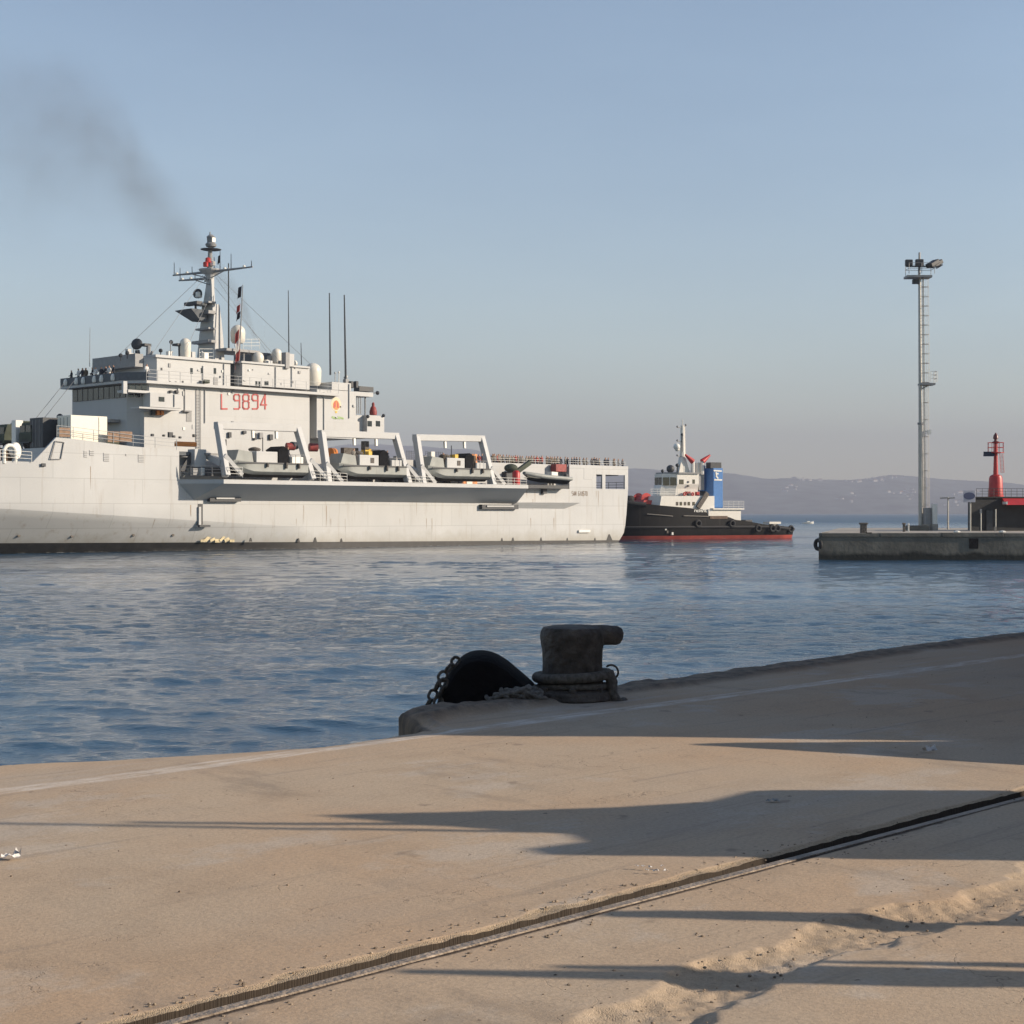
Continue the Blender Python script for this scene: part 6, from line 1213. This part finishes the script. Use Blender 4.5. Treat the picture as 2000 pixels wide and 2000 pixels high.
scrap(1815, 1470, .09, .05, paper, 'small white scrap in the shade near the quay line', 'paper_scrap', 'litter', 2, .8)
scrap(1510, 1569, .07, .03, mat('dull_plastic', (.30,.32,.33), .6), 'grey plastic scrap in the middle of the large shadow', 'plastic_scrap', 'litter', 3, .4)
for i in range(7): 
    o = scrap(1245+i*9+rng.uniform(-3,3), 1701+rng.uniform(-5,5)+i*.2, rng.uniform(.012,.03), .012, paper, 'white splinter lying in a small scatter above the rail groove', 'white_splinter', 'litter', 10+i, .2); o['group'] = 'white splinters on the quay'
peb = []
st_m = mat('pebble_stone', (.30,.24,.18), .9, var=.6, scale=14)
for i in range(5):
    b = MB(); b.ball((0,0,0), 1, 7, 5, .6); me = b.mesh('pebble', st_m, True); r_ = np.random.RandomState(i)
    for v in me.vertices: v.co *= 1 + r_.uniform(-.25, .25)
    peb.append(me)
pe = np.random.RandomState(8); vsx, fsx = [], []
for i in range(2600):                              # loose grit along the broken edges, too small to pick apart
    if i % 3 == 0: pp, qq = pe.uniform(2, 20), RAILQ + pe.choice([-.17, .145]) + pe.normal(0, .022)
    elif i % 3 == 1: pp, qq = pe.uniform(2, 16), HOLEQ + pe.normal(0, .17)
    else: pp, qq = pe.uniform(2, 20), pe.uniform(-8.5, -2.5) if pe.rand() < .35 else pe.uniform(-3.9, -2.6)
    x, y = quay_xy(pp, qq); s = pe.uniform(.0025, .008) if i % 3 < 2 else pe.uniform(.002, .006); me = peb[i % 5]; b0 = len(vsx); zg = QZ + (-.02 if i % 3 == 1 and abs(qq-HOLEQ) < .15 else .0)
    vsx += [(x+v.co.x*s, y+v.co.y*s, zg+v.co.z*s) for v in me.vertices]; fsx += [tuple(k+b0 for k in p.vertices) for p in me.polygons]
gme = bpy.data.meshes.new('loose_grit'); gme.from_pydata(vsx, [], fsx); gme.materials.append(st_m); go = bpy.data.objects.new('loose_grit', gme); COL.objects.link(go); tag(go, 'loose grit scattered along the grooves of the quay', 'grit', kind='stuff')
TS = math.tan(SUN_EL)/.268
# ------------------------------------------------------------------ unseen stand-ins added right of the picture to throw the long shadows
fc = thing('shadow_container', 'unseen rust red container added on the quay to cast a shadow', 'container', (8.8, 16.3, QZ)); hc_, hl_ = 2.9, 5.25
fm = mat('container_rust_red', (.22,.05,.035), .6, var=.2, streak=.3)
b = MB(); b.box(-1.15, 1.15, -hl_+.06, hl_-.06, .16, hc_-.08); b.build('shell', fm, fc)
for s in (-1, 1):
    for i in range(34): b = MB() if i == 0 else b; y = -hl_+.25+i*.308; b.box(s*1.15 - .03, s*1.15 + .03, y, y+.15, .2, hc_-.12)
    b.build('corrugated_side', fm, fc)
b = MB()
for sx in (-1, 1):
    for sy in (-1, 1): b.box(sx*1.22-.08, sx*1.22+.0 if sx > 0 else sx*1.22+.16, sy*hl_-.08, sy*hl_+.08, .0, hc_)
for z in (.08, hc_-.06): b.box(-1.22, -1.08, -hl_, hl_, z-.07, z+.06); b.box(1.08, 1.22, -hl_, hl_, z-.07, z+.06); b.box(-1.2, 1.2, -hl_-.02, -hl_+.1, z-.07, z+.06); b.box(-1.2, 1.2, hl_-.1, hl_+.02, z-.07, z+.06)
b.build('frame', fm, fc)
tp = thing('shadow_pile', 'unseen olive tarpaulin pile added to cast a pointed shadow', 'pile', (6.0, 10.45, QZ)); b = MB()  # added out of view, shaped for the pointed shadow
rg = []
for z, k, oy in ((0,1.0,0),(.35,.93,.03),(.66,.80,.10),(.95,.42,.22),(1.15,.2,.27),(1.27,.05,.28)):
    rg.append([(.75*k*math.copysign(abs(math.cos(a))**.6, math.cos(a)), oy+.72*k*math.copysign(abs(math.sin(a))**.6, math.sin(a)), z) for a in np.linspace(0, 2*math.pi, 20, endpoint=False)])
b.loft(rg); b.build('tarpaulin', M['green'], tp, smooth=True); b = MB(); b.box(-.8, .8, -.78, .78, 0.0, .12); b.build('pallet', mat('pallet_wood', (.3,.2,.12), .85, var=.3), tp)
fk = thing('shadow_tractor', 'unseen yellow tractor shape added to cast its outline as shadow', 'tractor', (6.0, 0, QZ)); FY = M['yellow']
b = MB(); b.box(0, 2.6, 7.10, 8.91, .42, 1.70); b.build('body', FY, fk, bevel=.05)
b = MB(); b.loft([[(x, 8.88, 1.702), (x, 8.51, 1.81), (x, 8.34, 1.98), (x, 8.21, 2.18), (x, 8.0, 2.58), (x, 7.80, 2.40), (x, 7.66, 2.20), (x, 7.60, 2.10), (x, 7.42, 2.07), (x, 7.24, 2.17), (x, 7.11, 2.14), (x, 7.11, 1.702)] for x in (.02, 1.3)]); cb_ = b.build('cab', FY, fk)  # outline cut to the shadow it has to throw
b = MB(); b.prism_z([(-.012, 7.75), (-.012, 8.2), (.03, 8.2), (.03, 7.75)], 1.85, 2.25); b.build('cab_window', M['glass'], fk)
b = MB(); b.tube([(.1, 7.80, 2.3), (.1, 7.72, 2.95)], [.035,.025], 8); b.build('exhaust_pipe', M['dark'], fk)
b = MB(); b.tube([(.6, 7.60, 1.95), (.6, 7.60, 4.2)], [.03,.02], 6); b.build('aerial', M['dark'], fk)
for x in (.45, 2.1):
    for y in (7.24, 8.77): b = MB(); b.lathe([(.05,-.13),(.42,-.13),(.42,.13),(.05,.13)], (0,0,0), 20); o = b.build('wheel', M['tyre'], fk); o.location = (x, y, .42); o.rotation_euler = (math.radians(90), 0, 0)
b = MB(); b.box(-.06, -.002, 7.3, 8.7, .45, .75); b.build('bumper', M['dark'], fk)
st = thing('shadow_post', 'unseen grey post added to cast the shadow of a person', 'post', (5.0, 6.08, QZ)); b = MB(); b.lathe([(.10,0),(.095,.6),(.075,1.1),(.05,1.24)], (0,0,0), 14); b.build('shaft', M['galv'], st, smooth=True); b = MB(); b.lathe([(.17,0),(.17,.03),(.1,.04)], (0,0,0), 14); b.build('base', M['galv'], st)  # added post, stands in for a person throwing a shadow
pp_ = thing('shadow_pedestal', 'unseen blue pedestal added to cast the shadow of a person', 'pedestal', (5.0, 5.32, QZ)); b = MB(); b.box(-.15, .15, -.19, .19, 0, .72); b.build('cabinet', M['blue'], pp_, bevel=.02)  # added pedestal, its pipes shaped like the shadow of a person
for y, h_, r_ in ((-.10, 1.45, .055), (.0, 1.3, .05), (.125, 1.05, .035)): b = MB(); b.tube([(0, y, .7), (0, y, h_-.2), (0, y-.01, h_)], [r_, r_, r_*.5], 10); b.build('standpipe', M['galv'], pp_, smooth=True)
b = MB(); b.box(-.07, .07, -.17, .06, .93, 1.13); b.build('valve_box', M['galv'], pp_)
for o in (tp, st, pp_): o.scale = (1, 1, TS)
f2 = copy_tree(fc); f2.location.z = QZ+2.905; f2.location.x += .12; tag(f2, 'unseen middle container added to lengthen the cast shadow', 'container')  # second tier added so the shadow of the stack reaches farther
f3 = copy_tree(fc); f3.location.z = QZ+5.81; f3.location.x -= .05; tag(f3, 'unseen topmost container added to block sky light', 'container')  # third tier added to keep sky light off the shaded quay

wsd = thing('sky_block_shed', 'unseen long grey shed added behind the camera to block sky light', 'shed', (-10, -6, QZ)); shm = mat('sky_block_wall', (.22,.21,.195), .85, var=.15, scale=.5, streak=.3)  # added unseen shed, blocks sky light to deepen the shadows
b = MB(); b.box(-36, 26, -22, 0, -.05, 26.0); b.build('wall', shm, wsd)
b = MB(); b.prism_y([(-36.8, 26.001), (26.8, 26.001), (26.8, 26.5), (-5, 29.0), (-36.8, 26.5)], -22.6, .8); b.build('roof', mat('sky_block_roof', (.16,.15,.14), .6, var=.2), wsd)
for i in range(7): b = MB(); x = -33+i*8.6; b.box(x, x+4.6, -.02, .12, 0, 5.0); d_ = b.build('door', M['grey'], wsd); b = MB(); b.box(x+2.1, x+2.5, .12, .2, 1.0, 1.2); b.build('handle', M['dark'], d_)
# ------------------------------------------------------------------ funnel smoke drifting off to the left
def smoke():
    Wd = 178.0                                           # it leaves the uptakes behind the mast
    path = [(502,676,8,.0),(490,640,14,.40),(472,600,22,.42),(442,560,28,.36),(400,500,38,.42),(352,447,52,.66),(300,400,66,.85),(262,352,82,.85),(225,306,104,.8),(175,276,124,.7),(100,266,142,.6),(20,274,152,.5),(-100,285,158,.35),(-260,290,150,.0)]
    pts = [V((x-CX)/F*Wd, Wd, H-(y-HY)/F*Wd) for x, y, r, d in path]; rad = [r*1.35/F*Wd for *_, r, d in path]
    # one closed hose around the path carries the volume; density falls off from its axis
    xs = np.array([p.x for p in pts]); zs = np.array([p.z for p in pts])
    m = bpy.data.materials.new('diesel_smoke'); m.use_nodes = True; n = m.node_tree; n.nodes.remove(n.nodes['Principled BSDF']); L = n.links.new
    geo = n.nodes.new('ShaderNodeNewGeometry'); sep = n.nodes.new('ShaderNodeSeparateXYZ'); L(geo.outputs['Position'], sep.inputs[0])
    def mth(op, a, b=None):
        k = n.nodes.new('ShaderNodeMath'); k.operation = op
        for i, v in enumerate((a, b)):
            if v is None: continue
            if isinstance(v, (int, float)): k.inputs[i].default_value = v
            else: L(v, k.inputs[i])
        return k.outputs[0]
    x0, x1 = xs.min(), xs.max(); t = mth('DIVIDE', mth('SUBTRACT', sep.outputs[0], float(x0)), float(x1-x0))
    order = np.argsort(xs)
    def curve(vals, lo, hi):
        fc_ = n.nodes.new('ShaderNodeFloatCurve'); cv = fc_.mapping.curves[0]; v = [(float((xs[i]-x0)/(x1-x0)), float((vals[i]-lo)/(hi-lo))) for i in order]
        while len(cv.points) < len(v): cv.points.new(.5, .5)
        for pt, (a, b) in zip(cv.points, v): pt.location = (a, b)
        fc_.mapping.update(); L(t, fc_.inputs['Value']); return mth('ADD', mth('MULTIPLY', fc_.outputs[0], float(hi-lo)), float(lo))
    zlo, zhi = float(zs.min())-1, float(zs.max())+1; zc_ = curve(list(zs), zlo, zhi); rr = curve(rad, 0.0, 14.0); dn = curve([p[3] for p in path], 0.0, 1.0)
    no = n.nodes.new('ShaderNodeTexNoise'); no.inputs['Scale'].default_value = .26; no.inputs['Detail'].default_value = 5; no.inputs['Roughness'].default_value = .55; L(geo.outputs['Position'], no.inputs['Vector'])
    n2 = n.nodes.new('ShaderNodeTexNoise'); n2.inputs['Scale'].default_value = .12; n2.inputs['Detail'].default_value = 2; L(geo.outputs['Position'], n2.inputs['Vector'])
    dz = mth('SUBTRACT', mth('SUBTRACT', sep.outputs[2], zc_), mth('MULTIPLY', mth('SUBTRACT', n2.outputs['Fac'], .5), mth('MULTIPLY', rr, 1.4))); dy = mth('SUBTRACT', sep.outputs[1], Wd)
    dist = mth('DIVIDE', mth('SQRT', mth('ADD', mth('MULTIPLY', dz, dz), mth('MULTIPLY', dy, dy))), mth('MULTIPLY', rr, 1.25))
    fall = n.nodes.new('ShaderNodeMapRange'); fall.interpolation_type = 'SMOOTHSTEP'; fall.inputs[1].default_value = .0; fall.inputs[2].default_value = 1.0; fall.inputs[3].default_value = 1; fall.inputs[4].default_value = 0; L(dist, fall.inputs[0])
    nz = n.nodes.new('ShaderNodeMapRange'); nz.inputs[1].default_value = .28; nz.inputs[2].default_value = .74; L(no.outputs['Fac'], nz.inputs[0])
    dens = mth('MULTIPLY', mth('MULTIPLY', fall.outputs[0], dn), mth('MULTIPLY', nz.outputs[0], mth('DIVIDE', SMOKE_K, rr)))
    pv = n.nodes.new('ShaderNodeVolumePrincipled'); pv.inputs['Color'].default_value = (.27,.235,.20,1); pv.inputs['Anisotropy'].default_value = .2; L(dens, pv.inputs['Density']); L(pv.outputs[0], n.nodes['Material Output'].inputs['Volume'])
    b = MB(); b.tube(pts, [r*1.35+.1 for r in rad], 12); o = b.build('smoke_plume', m); tag(o, 'faint brown smoke plume drifting up and left from the ship', 'smoke', kind='stuff')
SMOKE_K = .70
smoke()
